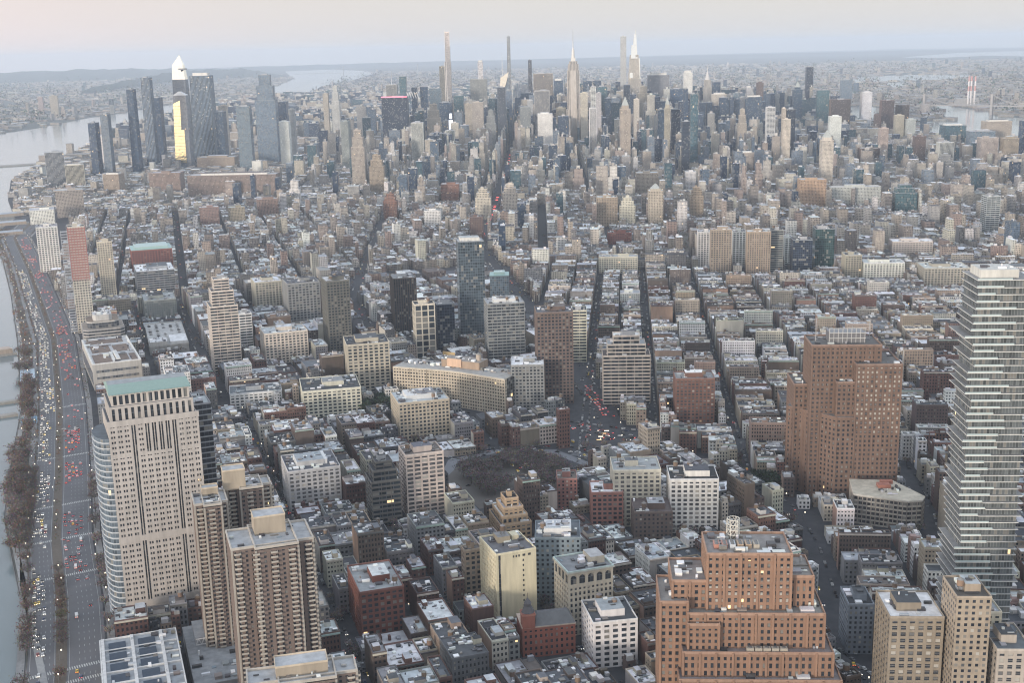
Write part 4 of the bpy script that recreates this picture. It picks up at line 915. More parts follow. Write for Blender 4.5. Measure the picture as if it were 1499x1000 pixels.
# --- parking deck with rooftop cars
DECK=(326,1684)
def deck():
    root=thing('parking_deck','low building with open rooftop car park beside white roofed shed','car park',DECK[0],DECK[1],9); reg(DECK[0],DECK[1],9,52,145,14)
    mb=MB(); mb.box(-25,25,-72,72,0,12,'masonry',(.36,.35,.33),top='roof_felt',tcol=(.40,.40,.39)); mb.obj('walls',root)
    r=MB(); 
    for a in ((-25,25,-72.3,-72),(-25.3,-25,-72,72),(25,25.3,-72,72),(-25,25,72,72.3)): r.box(*a,11,13,'masonry',(.48,.46,.43))
    r.box(2,24,-70,-28,12.02,16,'masonry',(.66,.66,.65),top='roof_felt',tcol=(.68,.69,.7)); r.box(-24,-2,-70,-44,12.02,17,'masonry',(.5,.48,.45),top='roof_felt',tcol=(.6,.6,.6)); clutter(r,-24,-2,-70,-44,17,16,1.0); r.obj('rooftop_sheds',root)
deck()
# --- fire house with turret
def firehouse():
    c=(.25,.095,.07); X,Y,az=345,655,18; root=thing('turreted_brick_hall','dark red brick hall with slate roof and round corner turret','building',X,Y,az); reg(X,Y,az,36,22,24)
    mb=MB(); core(mb,-17,17,-10,10,0,21,3,4.4); lattice(mb,-17,17,-10,10,0,21,3.4,4.2,1.9,1.9,.4,c); mb.box(-17.7,17.7,-10.7,10.7,20.8,21.6,'masonry',(.42,.34,.28)); mb.obj('walls',root)
    r=MB(); P=[(-9,-10.5),(17.5,-10.5),(17.5,10.5),(-9,10.5)]; r.frustum(P,[(-6,-1.5),(14,-1.5),(14,1.5),(-6,1.5)],21.6,27,'masonry',(.12,.125,.13),top='roof_felt',tcol=(.12,.12,.13)); r.obj('roof',root)
    t=MB(); t.box(-17.2,-9,-10.9,-3,21,31,'masonry',c); t.box(-17.6,-8.6,-11.3,-2.6,29.6,30.6,'masonry',(.35,.16,.12)); t.cyl(-13,-7,4.4,31,35,'masonry',(.10,.10,.11),8,2.6); t.cyl(-13,-7,2.4,35,37,'masonry',(.09,.09,.1),8); t.cyl(-13,-7,2.6,37,41,'masonry',(.1,.1,.11),8,0); t.cyl(-13,-7,.15,41,44,'painted_metal',(.1,.1,.1),4); t.obj('turret',root)
firehouse()
# --- wedge shaped loft beside the telephone building
def wedge():
    root=thing('wedge_loft','wedge shaped six storey loft with rounded corner and beige roof','building',696,706,31); P=[(-34,14),(-24,-26),(10,-24),(17,-18),(18,6),(-16,27)]
    P=[(-30,-8),(8,-24),(20,-22),(24,-14),(8,22),(-26,26)]; reg(696,706,31,56,50,25); mb=MB(); mb.prism(P,0,24,'curtain_glass',(.05,.05,.055),bay=2.6,fl=4,par=(.9,.9)); 
    for k in range(7): mb.prism([(x*1.02,y*1.02) for x,y in P],k*3.9,k*3.9+1.4,'masonry',(.36,.34,.30),top='masonry')
    for i in range(6):
        a,b=P[i],P[(i+1)%6]; L=math.dist(a,b); n=max(1,int(L/3.4))
        for k in range(n+1): x=a[0]+(b[0]-a[0])*k/n; y=a[1]+(b[1]-a[1])*k/n; mb.box(x*1.012-.35,x*1.012+.35,y*1.012-.35,y*1.012+.35,0,24,'masonry',(.30,.27,.24))
    mb.obj('walls',root); r=MB(); r.prism([(x*1.03,y*1.03) for x,y in P],24.2,25.4,'masonry',(.5,.48,.44),top='roof_felt',tcol=(.46,.42,.34)); r.box(-8,2,4,12,25.4,28,'masonry',(.33,.14,.1)); r.box(-4,6,14,18,25.4,28,'masonry',(.33,.14,.1)); clutter(r,-20,14,-12,14,25.4,12); r.obj('roof',root)
wedge()
# --- supertall and spired towers of the far skyline
def spired():
    c=(.46,.42,.38); X,Y=2323,3949; root=thing('spired_tower','pale stone tower with stepped crown and tall needle mast, tallest in the middle','tower',X,Y,29); reg(X,Y,29,62,45,320)
    mb=MB()
    for (w,d,z0,z1) in ((60,44,0,120),(50,40,120,160),(42,34,160,300),(36,30,300,322),(28,24,322,332)):
        core(mb,-w/2,w/2,-d/2,d/2,z0,z1-.1,3,4,(.16,.16,.16)); lattice(mb,-w/2,w/2,-d/2,d/2,z0,z1,5.2,4,2.6,.6,1.0,c,scol=(.28,.26,.25))
    mb.box(-11,11,-22.5,-17,0,300,'masonry',c); mb.obj('walls',root)
    m=MB(); m.prism(sq(8),332,345,'masonry',(.6,.58,.54)); m.cyl(0,0,6.2,345,372,'painted_metal',(.62,.60,.56),10,4.6); m.cyl(0,0,4.6,372,381,'painted_metal',(.6,.58,.55),10,2.0); m.cyl(0,0,1.9,381,412,'painted_metal',(.45,.44,.44),8,1.2); m.cyl(0,0,1.1,412,446,'painted_metal',(.4,.4,.4),6,.4); m.obj('mast',root)
spired()
def needle():
    X,Y=2744,5940; root=thing('needle_tower','tallest slender pinkish needle tower with glowing edges','tower',X,Y,29); reg(X,Y,29,30,30,400)
    mb=MB(); core(mb,-16,16,-15,15,0,322,3,4.2,(.24,.22,.21)); core(mb,-12,14,-14,14,322,400,3,4.2,(.32,.29,.275)); core(mb,-11,12,-12,12,400,470,3,4.2,(.42,.37,.345)); mb.obj('glazing',root)
    m=MB(); 
    for x in (-16,-8): m.box(x-1.2,x+1.2,-16.2,-15,0,320,'painted_metal',(.72,.66,.60))
    m.box(-12.8,-11.4,-15.4,-14,322,484,'painted_metal',(.75,.68,.62)); m.box(11,12.5,-13.4,-12,322,484,'painted_metal',(.65,.58,.54)); m.box(-11,11,-13,12,468,474,'painted_metal',(.72,.62,.56)); m.obj('metal_fins',root)
needle()
def crown():
    X,Y=2920,4448; root=thing('crystal_crown_tower','tapering supertall with interlocking lit crystal crown','tower',X,Y,29); reg(X,Y,29,62,50,400)
    c=(.40,.37,.33); mb=MB(); L=[(30,26,0,200),(26,22,200,300)]
    mb.frustum([(-31,-25),(31,-25),(31,25),(-31,25)],[(-25,-20),(25,-20),(25,20),(-25,20)],0,245,'city_wall',c,4,4.4,(.35,.8)); mb.frustum([(-25,-20),(21,-20),(21,20),(-25,20)],[(-19,-15),(16,-15),(16,15),(-19,15)],245,345,'city_wall',(.48,.44,.38),4,4.4,(.3,.8),'roof_felt'); mb.obj('walls',root)
    k=MB()
    for (a0,a1,b0,z0,z1,s) in ((-22,-8,-21,250,345,.6),(10,24,-19,240,330,.7),(-16,4,-18,330,385,.7),(-8,12,-16,330,412,.6),(-4,9,-12,385,430,.7)):
        m=(a0+a1)/2; w=(a1-a0)/2; P=[(a0,b0),(a1,b0),(a1,b0+26),(a0,b0+26)]; k.frustum(P,[(m+(x-m)*s,y*s+2) for x,y in P],z0,z1,'mirror_glass',(.7,.65,.55),top='mirror_glass')
    k.cyl(4,-4,.8,425,446,'painted_metal',(.7,.68,.6),5); k.obj('crown',root)
crown()
def crystal():
    X,Y=2440,4717; root=thing('golden_crystal_tower','faceted glass tower whose sloping facet glows gold, with thin spire','tower',X,Y,29); reg(X,Y,29,50,45,280)
    mb=MB(); mb.frustum([(-24,-20),(22,-20),(22,22),(-24,22)],[(-20,-12),(18,-17),(18,20),(-18,20)],0,262,'curtain_glass',(.13,.16,.19),3,4.2,(.9,.88)); mb.face([(-20,-12,262),(18,-17,262),(18,-15,286),(-16,-10,266)],'curtain_glass',(.2,.2,.2)); mb.face([(18,-17,262),(18,20,262),(18,-15,286)],'curtain_glass',(.2,.2,.2)); mb.face([(-16,-10,266),(18,-15,286),(18,20,262),(-18,20,262)],'curtain_glass',(.2,.2,.2)); mb.obj('glazing',root)
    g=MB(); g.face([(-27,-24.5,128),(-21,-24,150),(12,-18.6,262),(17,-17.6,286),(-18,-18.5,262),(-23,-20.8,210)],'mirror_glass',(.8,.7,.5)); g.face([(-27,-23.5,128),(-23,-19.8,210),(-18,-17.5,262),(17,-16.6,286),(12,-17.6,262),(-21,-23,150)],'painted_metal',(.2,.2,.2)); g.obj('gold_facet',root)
    s=MB(); s.cyl(-10,0,1.6,262,320,'painted_metal',(.6,.6,.6),6,1.1); s.cyl(-10,0,1.0,320,366,'painted_metal',(.65,.65,.65),5,.3); s.obj('spire',root)
crystal()
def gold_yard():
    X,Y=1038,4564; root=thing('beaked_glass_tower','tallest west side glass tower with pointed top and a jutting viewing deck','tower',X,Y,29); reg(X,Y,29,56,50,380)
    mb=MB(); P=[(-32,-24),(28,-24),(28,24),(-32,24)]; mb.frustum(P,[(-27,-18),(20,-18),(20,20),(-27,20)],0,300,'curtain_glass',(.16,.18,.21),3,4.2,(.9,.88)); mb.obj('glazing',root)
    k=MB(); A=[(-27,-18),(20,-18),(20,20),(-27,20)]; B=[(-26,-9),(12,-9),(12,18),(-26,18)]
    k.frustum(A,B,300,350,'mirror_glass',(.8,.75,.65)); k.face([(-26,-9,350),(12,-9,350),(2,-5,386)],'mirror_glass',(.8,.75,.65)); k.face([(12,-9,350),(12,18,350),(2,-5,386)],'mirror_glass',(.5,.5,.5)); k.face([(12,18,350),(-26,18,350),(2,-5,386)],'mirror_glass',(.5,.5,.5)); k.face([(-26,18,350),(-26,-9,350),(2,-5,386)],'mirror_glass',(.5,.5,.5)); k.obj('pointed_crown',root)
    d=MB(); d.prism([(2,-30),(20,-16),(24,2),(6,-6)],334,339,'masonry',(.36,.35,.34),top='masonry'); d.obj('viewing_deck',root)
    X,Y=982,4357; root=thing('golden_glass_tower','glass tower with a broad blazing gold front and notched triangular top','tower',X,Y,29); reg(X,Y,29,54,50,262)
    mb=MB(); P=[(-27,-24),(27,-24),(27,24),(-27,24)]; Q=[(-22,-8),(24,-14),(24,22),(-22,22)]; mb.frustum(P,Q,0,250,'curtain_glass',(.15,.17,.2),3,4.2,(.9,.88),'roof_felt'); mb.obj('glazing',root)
    g=MB(); g.face([(-27,-26,20),(12,-26,20),(9,-12,236),(-22,-12.9,222)],'sunset_tint_glass',(.9,.8,.6)); g.face([(-27,-25,20),(-22,-11.9,222),(9,-11,236),(12,-25,20)],'painted_metal',(.3,.3,.3)); g.obj('sunset_front',root)
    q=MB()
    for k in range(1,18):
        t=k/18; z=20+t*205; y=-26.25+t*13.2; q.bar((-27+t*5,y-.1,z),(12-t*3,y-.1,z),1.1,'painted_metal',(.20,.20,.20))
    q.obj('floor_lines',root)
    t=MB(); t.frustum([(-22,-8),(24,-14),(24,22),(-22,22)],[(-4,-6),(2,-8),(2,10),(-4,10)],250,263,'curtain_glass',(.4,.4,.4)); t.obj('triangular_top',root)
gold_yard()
def silver():
    X,Y=3187,4293; root=thing('silver_spired_tower','pale tower with tiered pointed silver spire','tower',X,Y,29); reg(X,Y,29,34,34,250); mb=MB(); c=(.45,.42,.38)
    for w,z0,z1 in ((40,0,110),(30,110,205),(24,205,235)): core(mb,-w/2,w/2,-w/2,w/2,z0,z1-.1,3,4,(.15,.15,.16)); lattice(mb,-w/2,w/2,-w/2,w/2,z0,z1,5,4,2.8,1.0,.8,c)
    mb.obj('walls',root); s=MB()
    for r,r2,z0,z1 in ((11,9.5,235,243),(9,7,243,252),(6.6,4.6,252,261),(4.2,2.2,261,270),(1.6,.3,270,300)): s.cyl(0,0,r,z0,z1,'painted_metal',(.6,.58,.56),12,r2)
    s.obj('spire',root)
silver()
# --- triumphal arch, power station chimneys, bridges
r_=thing('marble_arch','white marble arch at the end of the dark avenue','arch',1362,2049,31); mb=MB(); c=(.6,.58,.53)
mb.box(-9,-5,-3,3,0,16,'masonry',c); mb.obj('pier',r_); mb=MB(); mb.box(5,9,-3,3,0,16,'masonry',c); mb.obj('pier',r_); mb=MB(); mb.box(-9.5,9.5,-3.4,3.4,18.5,23,'masonry',c); mb.box(-9,9,-3,3,16,18.5,'masonry',c)
for s in (-1,1):
    for i in range(5): a=math.pi/2*i/5; mb.box(min(s*5.0,s*4.8*math.cos(a)),max(s*5.0,s*4.8*math.cos(a)),-3,3,11.2+4.8*math.sin(a),11.2+4.8*math.sin(math.pi/2*(i+1)/5),'masonry',c)
mb.obj('attic',r_)
r_=thing('power_station','pale power station with red and white banded chimneys','power station',5751,5181,20); mb=MB(); mb.box(-70,60,10,60,-3,38,'masonry',(.42,.40,.38)); mb.obj('turbine_hall',r_)
for k,x in enumerate((-16,6,26,14)):
    mb=MB()
    for j in range(6): mb.cyl(x,[0,10,4,30][k],6.0-j*.35,-3+j*28,25+j*28,'painted_metal',(.58,.30,.28) if j in (3,5) else (.72,.68,.66),10)
    mb.obj('chimney',r_)
def bridge(nm_,lab,A,B,tw,h,hh,c):
    r_=thing(nm_,lab,'bridge',*A,0); dx,dy=B[0]-A[0],B[1]-A[1]; L=math.hypot(dx,dy); r_.rotation_euler=(0,0,math.atan2(dy,dx)); mb=MB(); mb.box(0,L,-9,9,h,h+5,'painted_metal',c); mb.obj('deck',r_)
    for t in tw:
        mb=MB(); mb.box(t*L-6,t*L+6,-10,-7,-3,hh,'painted_metal',c); mb.box(t*L-6,t*L+6,7,10,-3,hh,'painted_metal',c); mb.box(t*L-4,t*L+4,-7,7,hh-8,hh-3,'painted_metal',c); mb.obj('bridge_tower',r_)
    mb=MB(); n=60; ts=[-.05]+list(tw)+[1.05]
    for i in range(n):
        def zz(t):
            for a,b in zip(ts,ts[1:]):
                if a<=t<=b: f=(t-a)/(b-a); return h+6+(hh-h-8)*((2*f-1)**2)
            return h+6
        t0,t1=i/n,(i+1)/n
        for s in (-8.5,8.5): mb.bar((t0*L,s,zz(t0)),(t1*L,s,zz(t1)),2.0,'painted_metal',c); mb.bar((t0*L,s,h+4),(t0*L,s,zz(t0)),1.0,'painted_metal',c)
    mb.obj('truss',r_)
bridge('cantilever_bridge','long pale cantilever bridge crossing the river near the banded chimneys',(4750,5250),(5300,3900),(.12,.36,.60,.84),42,104,(.33,.31,.30))
bridge('suspension_bridge','faint long suspension bridge over the wide upper river',(6000,18600),(8300,17500),(.3,.75),66,180,(.3,.32,.34))
# ---------------------------------------------------------------- procedural city fabric
PALW=[('brown brick',(.105,.08,.07)),('red brick',(.15,.085,.07)),('dark red brick',(.10,.055,.048)),('tan brick',(.26,.215,.17)),('cream stone',(.46,.43,.37)),('white painted',(.66,.66,.64)),('grey stone',(.22,.225,.235)),('beige brick',(.33,.29,.24)),('dark grey',(.075,.08,.09)),('pinkish brick',(.25,.18,.155))]
RN=['pale grey','dark grey','light grey','charcoal','grey','black','white','brown','dark','grey']
FAB=[]  # x,y,az,w,d,h,wallidx,roofidx,zone
def infov(x,y,m=4):
    a=math.degrees(math.atan2(x-CAM[0],y-CAM[1])); r=math.hypot(x-CAM[0],y-CAM[1])
    return 2.5-m<a-1.5<51.5+m and r>500
def lot(az,cx,cy,w,d,h,zone,pal):
    if not infov(cx,cy,2): return
    a=-R(az); c,q=math.cos(a),math.sin(a)
    if zone!='out':
        for u,v in ((0,0),(-.4,-.4),(.4,-.4),(.4,.4),(-.4,.4)):
            if blocked(cx+c*u*w-q*v*d,cy+q*u*w+c*v*d):
                if max(w,d)<11: return
                if w>=d:
                    for s in (-.25,.25): lot(az,cx+c*s*w,cy+q*s*w,w/2,d,h*random.uniform(.85,1.1),zone,pal)
                else:
                    for s in (-.25,.25): lot(az,cx-q*s*d,cy+c*s*d,w,d/2,h*random.uniform(.85,1.1),zone,pal)
                return
        if inwater(cx,cy): return
    FAB.append((cx,cy,az,w,d,h,random.choice(pal),random.choice((0,1,2,3,3,4,5,6,7,8,8,9)) if zone in('tribeca','hudson','soho') else random.randrange(10),zone))
SH=np.array(SHORE,float)
def inwater(x,y):
    sx=np.interp(y,SH[:,1],SH[:,0]); ex=np.interp(y,[p[1] for p in EAST[::-1]],[p[0] for p in EAST[::-1]])
    return x<sx+(55 if y<3100 else 12) or (x>ex-30 and y<9200)
def block(az,u0,u1,v0,v1,hf,zone,pal,lw=(7,22),long='u'):
    """one street block cut into lots; u across, v along the avenue"""
    if long=='u':
        m=(v0+v1)/2; rows=[(v0,m-random.uniform(1,4)),(m+random.uniform(1,4),v1)]
        for a,b in rows:
            u=u0
            while u<u1-6:
                w=min(random.uniform(*lw),u1-u)
                if u1-u-w<6: w=u1-u
                dd=(b-a)*random.choice((1,1,.85,.7,.6)); h=hf((u+w/2),(a+b)/2,(u-u0<20 or u1-u-w<20))
                vv=(a+dd/2) if a==v0 else (b-dd/2); x,y=fr(az,u+w/2,vv); lot(az,x,y,w-.15,dd,h,zone,pal); u+=w
    else:
        m=(u0+u1)/2; rows=[(u0,m-random.uniform(.5,3)),(m+random.uniform(.5,3),u1)]
        for a,b in rows:
            v=v0
            while v<v1-6:
                w=min(random.uniform(*lw),v1-v)
                if v1-v-w<6: w=v1-v
                dd=(b-a)*random.choice((1,1,.9,.75)); h=hf((a+b)/2,v+w/2,(v-v0<16 or v1-v-w<16))
                uu=(a+dd/2) if a==u0 else (b-dd/2); x,y=fr(az,uu,v+w/2); lot(az,x,y,dd,w-.15,h,zone,pal); v+=w
def side(line,x,y):
    for (ax,ay),(bx,by) in zip(line,line[1:]):
        if ay<=y<=by: return x-(ax+(bx-ax)*(y-ay)/(by-ay))
    return 1 if y<line[0][1] else 0
SPLIT=[(440,380),(486,522),(544,607),(600,690),(640,760),(655,850),(620,930)]+SIX[0:]
P_LOFT=[0,0,0,1,2,2,3,4,5,6,6,7,8,8]; P_VIL=[0,0,1,1,3,3,3,4,4,5,5,6,7,7,7,8,9]; P_MID=[3,3,4,4,6,7,7,7,4,9,6,5]
real_fr=fr
def fill(az,U,V,hf,zone,pal,lw,test,long='u'):
    for u0,u1 in U:
        for v0,v1 in V:
            x,y=fr(az,(u0+u1)/2,(v0+v1)/2)
            block(az,u0,u1,v0,v1,hf,zone,pal,lw,long)
def span(a,b,step,gap): 
    o=[];
    while a<b: o.append((a,a+step-gap)); a+=step
    return o
_lot=lot
def guarded(test):
    def f(az,cx,cy,w,d,h,zone,pal):
        if test(cx,cy): _lot(az,cx,cy,w,d,h,zone,pal)
    return f
T14=3056
def v29(x,y): return x*math.sin(R(29))+y*math.cos(R(29))
def u29(x,y): return x*math.cos(R(29))-y*math.sin(R(29))
def hh(lo,hi,p=.06,t=(35,55)): 
    return lambda u,v,e: random.uniform(*t) if random.random()<p else random.triangular(lo,hi,(lo+hi)/2)
# west quarter, frame ~9 degrees
lot=guarded(lambda x,y: side(SPLIT,x,y)<0 and v29(x,y)<T14 and y<1330)
fill(9,[(-28,35),(47,108),(121,184),(196,255),(268,330),(342,404),(416,480),(492,560),(572,650)],span(430,1330,74,11),hh(13,27,.05,(30,40)),'tribeca',P_LOFT,(8,24),None)
lot=guarded(lambda x,y: side(SPLIT,x,y)<0 and v29(x,y)<T14 and 1330<=y<2000 and x<1e9)
fill(8,[(-10,52),(64,119),(134,215),(227,310),(322,410),(422,520),(532,640),(652,760),(772,860)],span(1330,2000,84,11),lambda u,v,e: random.triangular(14,42,24) if u<430 else random.triangular(11,24,16),'hudson',P_LOFT,(12,34),None)
lot=guarded(lambda x,y: side(SPLIT,x,y)<0 and v29(x,y)<T14 and y>=2000)
fill(12,[(-225,-170),(-159,-113),(-102,-8),(7,95),(106,190),(201,290),(301,390),(401,490),(501,590),(601,690),(701,790),(801,900)],span(1850,3200,64,10),hh(10,20,.13,(25,50)),'village',P_VIL,(7,18),None)
# old quarter, frame 33
lot=guarded(lambda x,y: side(SPLIT,x,y)>=0 and y<1e9 and (x*math.sin(R(33))+y*math.cos(R(33)))<2150)
uu=[-300,-220,-141,-57,13,94,186,262,338,430,520,605,690,780,870,960,1050]
fill(33,[(a+(7 if a<190 else 5),b-(7 if b<190 else 5)) for a,b in zip(uu,uu[1:])],[(a+4.5,b-4.5) for a,b in zip((560,640,720,800,880,960,1040,1130,1210,1290,1400,1530,1690,1850,2010),(640,720,800,880,960,1040,1130,1210,1290,1400,1530,1690,1850,2010,2150))],hh(13,26,.08,(28,40)),'soho',P_VIL,(7,19),None,'v')
lot=guarded(lambda x,y: side(SPLIT,x,y)>=0 and (x*math.sin(R(33))+y*math.cos(R(33)))>=2150 and v29(x,y)<T14)
fill(29,[(-300,-160),(-140,-20),(0,115),(135,250),(265,400),(415,520),(535,640),(655,800),(820,980),(1000,1150),(1170,1330),(1350,1520),(1540,1700),(1720,1900)],span(1900,3056,80,16),lambda u,v,e: random.triangular(30,70,42) if (e and random.random()<.22) else (random.uniform(30,65) if random.random()<.12 else random.triangular(11,24,15)),'village',P_VIL,(8,20),None)
# the long grid, frame 29: hub towers thicken toward the middle
AV=[-2300,-2130,-1960,-1790,-1640,-1480,-1235,-990,-715,-440,-165,115,250,385,515,645,840,1050,1265,1480,1690,1880]
def hM(u,v,e):
    y=v; core_=math.exp(-((u-250)/800)**2)
    if y<3700: b=random.triangular(13,52,24); t=.21; th=(45,95)
    elif y<4250: b=random.triangular(18,65,34); t=.16; th=(60,120)
    elif y<4750: b=random.triangular(22,95,42); t=.24; th=(80,150)
    elif y<6700: b=random.triangular(25,130,60); t=.38*core_+.12; th=(110,205)
    else: b=random.triangular(16,50,26); t=.12; th=(60,110)
    if u<-500 and y<6000: b*=.6; t*=.35
    if u<-800 and y<6000: b=random.uniform(8,24); t=.03; th=(40,70)
    if u<-50 and y>5600: t=.30; th=(60,120)
    if u>900 and y<5600: b=b*.75+8; t*=.8; th=(50,100)
    if e: t*=1.5
    return random.uniform(*th)*(.7+.3*core_) if random.random()<t else b*(.6+.4*core_)
lot=guarded(lambda x,y: v29(x,y)>=T14 and v29(x,y)<6900)
for a,b in zip(AV,AV[1:]):
    for v0,v1 in span(3060,6900,80.5,18):
        y=(v0+v1)/2; lw=(9,30) if y<4400 else (18,50)
        block(29,a+13,b-13,v0,v1,hM,'grid',P_MID,lw)
lot=guarded(lambda x,y: v29(x,y)>=6900)
for a,b in zip(AV,AV[1:]):
    for v0,v1 in span(6900,11800,80.5,18):
        if -165<(a+b)/2<640 and v0>6950 and v0<10900: continue   # the big park
        block(29,a+13,b-13,v0,v1,hM,'grid',P_MID,(40,90))
lot=_lot
NM=len(FAB)
# across the rivers: low houses, a few slabs
POLYN=NJ
def inpoly(P,x,y):
    r=False
    for i in range(len(P)):
        (ax,ay),(bx,by)=P[i],P[i-1]
        if (ay>y)!=(by>y) and x<(bx-ax)*(y-ay)/(by-ay)+ax: r=not r
    return r
ERP=[[(3380,300),(3560,3166),(3700,3500),(4491,4330),(4613,4271),(5053,4744),(5713,5439),(5562,5110),(5299,4641),(5018,4306),(4947,4045),(4300,2800),(4000,300)],[(5090,5491),(5480,5768),(5206,5337),(4559,4674),(4134,4352),(4245,4533)],[(9589,10248),(10349,10193),(10737,9680),(9806,8840),(8836,8616),(8326,8898)],[(8431,8643),(8518,8431),(7658,7580),(7595,7708)]]
n=0
while n<15000:
    a=R(random.uniform(2.5,53)); r=math.exp(random.uniform(math.log(4600),math.log(24000))); x=CAM[0]+r*math.sin(a); y=CAM[1]+r*math.cos(a)
    if inpoly(WATER,x,y) or any(inpoly(P,x,y) for P in ERP): n+=1; continue
    isNJ=x<np.interp(y,SH[:,1],SH[:,0])
    ex=np.interp(y,[p[1] for p in EAST[::-1]],[p[0] for p in EAST[::-1]])
    if not isNJ and x<ex+150 and y<9200: n+=1; continue
    if not isNJ and y>9200 and x<np.interp(y,SH[:,1],SH[:,0])+60: n+=1; continue
    w=random.uniform(14,55)*(1+r/16000); d=random.uniform(12,35)*(1+r/16000); h=random.triangular(5,16,8)
    if random.random()<.045: h=random.uniform(30,75); w=random.uniform(18,40); d=20
    if isNJ and r<12000 and random.random()<.35: n+=1; continue
    FAB.append((x,y,random.choice((20,29,50,75)),w,d,h,random.choice([0,3,6,7,9,3,7,6,4]),random.choice((0,4,4,9,1,4,1,9,2)),'out')); n+=1
# ------------- choose the 300 that show largest
bv=[];bf=[];own=[]
def addbox(x,y,az,w,d,h):
    k=len(bv); a=-R(az); c,q=math.cos(a),math.sin(a)
    for z in (0,h):
        for u,v in ((-1,-1),(1,-1),(1,1),(-1,1)): bv.append((x+c*u*w/2-q*v*d/2,y+q*u*w/2+c*v*d/2,z))
    bf.extend([(k,k+1,k+5,k+4),(k+1,k+2,k+6,k+5),(k+2,k+3,k+7,k+6),(k+3,k,k+4,k+7),(k+4,k+5,k+6,k+7)])
# keep the ordinary blocks from standing in front of the landmarks: lower what would hide them
for i,f in enumerate(FAB[:NM]):
    if math.hypot(f[0],f[1])<3400: addbox(*f[:6]); own+=[i]*5
tb=BVHTree.FromPolygons(bv,bf); CV=Vector(CAM); low={}
for (x,y,az,w,d,h) in BOXES:
    if math.hypot(x,y)>3600: continue
    a=-R(az); c,q=math.cos(a),math.sin(a)
    for u in (-.46,-.3,-.15,0,.15,.3,.46):
        for vv,zz in [(-.52,z_) for z_ in (.12,.22,.35,.5,.7,.9)]+[(-.3,1.0),(.2,1.0)]:
            P=Vector((x+c*u*w-q*vv*d,y+q*u*w+c*vv*d,h*zz+.3)); D=P-CV; L=D.length; D.normalize(); o=CV.copy()
            for _ in range(8):
                hit=tb.ray_cast(o,D,L-1)
                if hit[0] is None: break
                i=own[hit[2]]; r_=(P-hit[0]).length
                low[i]=min(low.get(i,1e9),hit[0].z if hit[1].z<.5 else hit[0].z-.5)
                o=hit[0]+D*1.5; L=(P-o).length
                if L<3: break
K_={}
for i,z in low.items():
    x,y,az,w,d,h,*r_=FAB[i]; z=z-d*.25-1
    FAB[i]=(x,y,az,w,d,max(7,z) if z<h else h,*r_)
print('lowered',len(low))
bv=[];bf=[]
for b in BOXES: addbox(*b)
for f in FAB: 
    if math.hypot(f[0],f[1])<2200: addbox(*f[:6])
bvh=BVHTree.FromPolygons(bv,bf); CV=Vector(CAM); sc_=[]
for i,f in enumerate(FAB[:NM]):
    x,y,az,w,d,h=f[:6]; r=math.hypot(x,y)
    if r>1900: continue
    vis=0; a=-R(az); c,q=math.cos(a),math.sin(a); tot=0
    for u,v,z in ((0,0,h+.5),(-.4,-.4,h+.5),(.4,-.4,h+.5),(.4,.4,h+.5),(-.4,.4,h+.5),(0,-.52,h*.75),(0,-.52,h*.45),(-.3,-.52,h*.85),(.3,-.52,h*.85)):
        P=Vector((x+c*u*w-q*v*d,y+q*u*w+c*v*d,z)); p=proj(*P); tot+=1
        if not(0<p[0]<1499 and 0<p[1]<1000): continue
        D=(P-CV); hit=bvh.ray_cast(CV,D.normalized(),D.length-1.0)
        if hit[0] is None: vis+=1
    if vis: sc_.append((vis/tot*(w*(d*.3+h))/r**2,i))
sc_.sort(reverse=True); PICK=[i for _,i in sc_[:300]]; PS=set(PICK)
print('fabric',len(FAB),'cand',len(sc_),round(time.time()-T0,1))
# ------------- the individual buildings
HREF=[('yellow slab',343,717),('cream arcade building',384,672),('orange brick deco tower',405,512),('brown telephone tower',744,790),('pinkish bank tower',139,850),('large housing tower',171,670),
 ('long beige office block',545,1203),('beige block with white roof plant',459,1118),('pale tower with wide windows',375,922),('blue glass hotel tower',682,1453),('wedge shaped loft',686,712),('tan twin slabs',1270,1650),
 ('turreted brick hall',345,655),('stacked glass tower',580,516),('terminal block',229,1545),('bare tree plaza',480,960),('stepped orange building',416,840),('framed black window block',551,778),('notched red tower',719,1006),('brown gridded tower',638,1155),('cream loft by the junction',519,813),('marble arch',1362,2049),('bright white loft',1446,1482),('grey loft with roof plant',301,995),('sunlit blank wall building',359,1494),('dark red brick loft',262,744),('brown beige lit building',470,466)]
RANK={}; ORD=['nearest','second','third','fourth','fifth','sixth','seventh','eighth','ninth','tenth','eleventh','twelfth']+['%dth'%k for k in range(13,80)]
NUM={2:'two',3:'three',4:'four',5:'five',6:'six',7:'seven',8:'eight',9:'nine',10:'ten'}
info=[]
for i in PICK:
    x,y=FAB[i][:2]; px=proj(x,y,0)[0]
    j=min(range(len(HREF)),key=lambda k:(HREF[k][1]-x)**2+(HREF[k][2]-y)**2); hx,hy=HREF[j][1:]; hp=proj(hx,hy,0)[0]
    dr=math.hypot(x,y)-math.hypot(hx,hy); dx=(x-hx)*math.cos(R(27))-(y-hy)*math.sin(R(27))
    s=('right of' if dx>0 else 'left of') if abs(dx)>abs(dr) else ('beyond' if dr>0 else 'before')
    info.append((j,s,math.hypot(x-hx,y-hy),i))
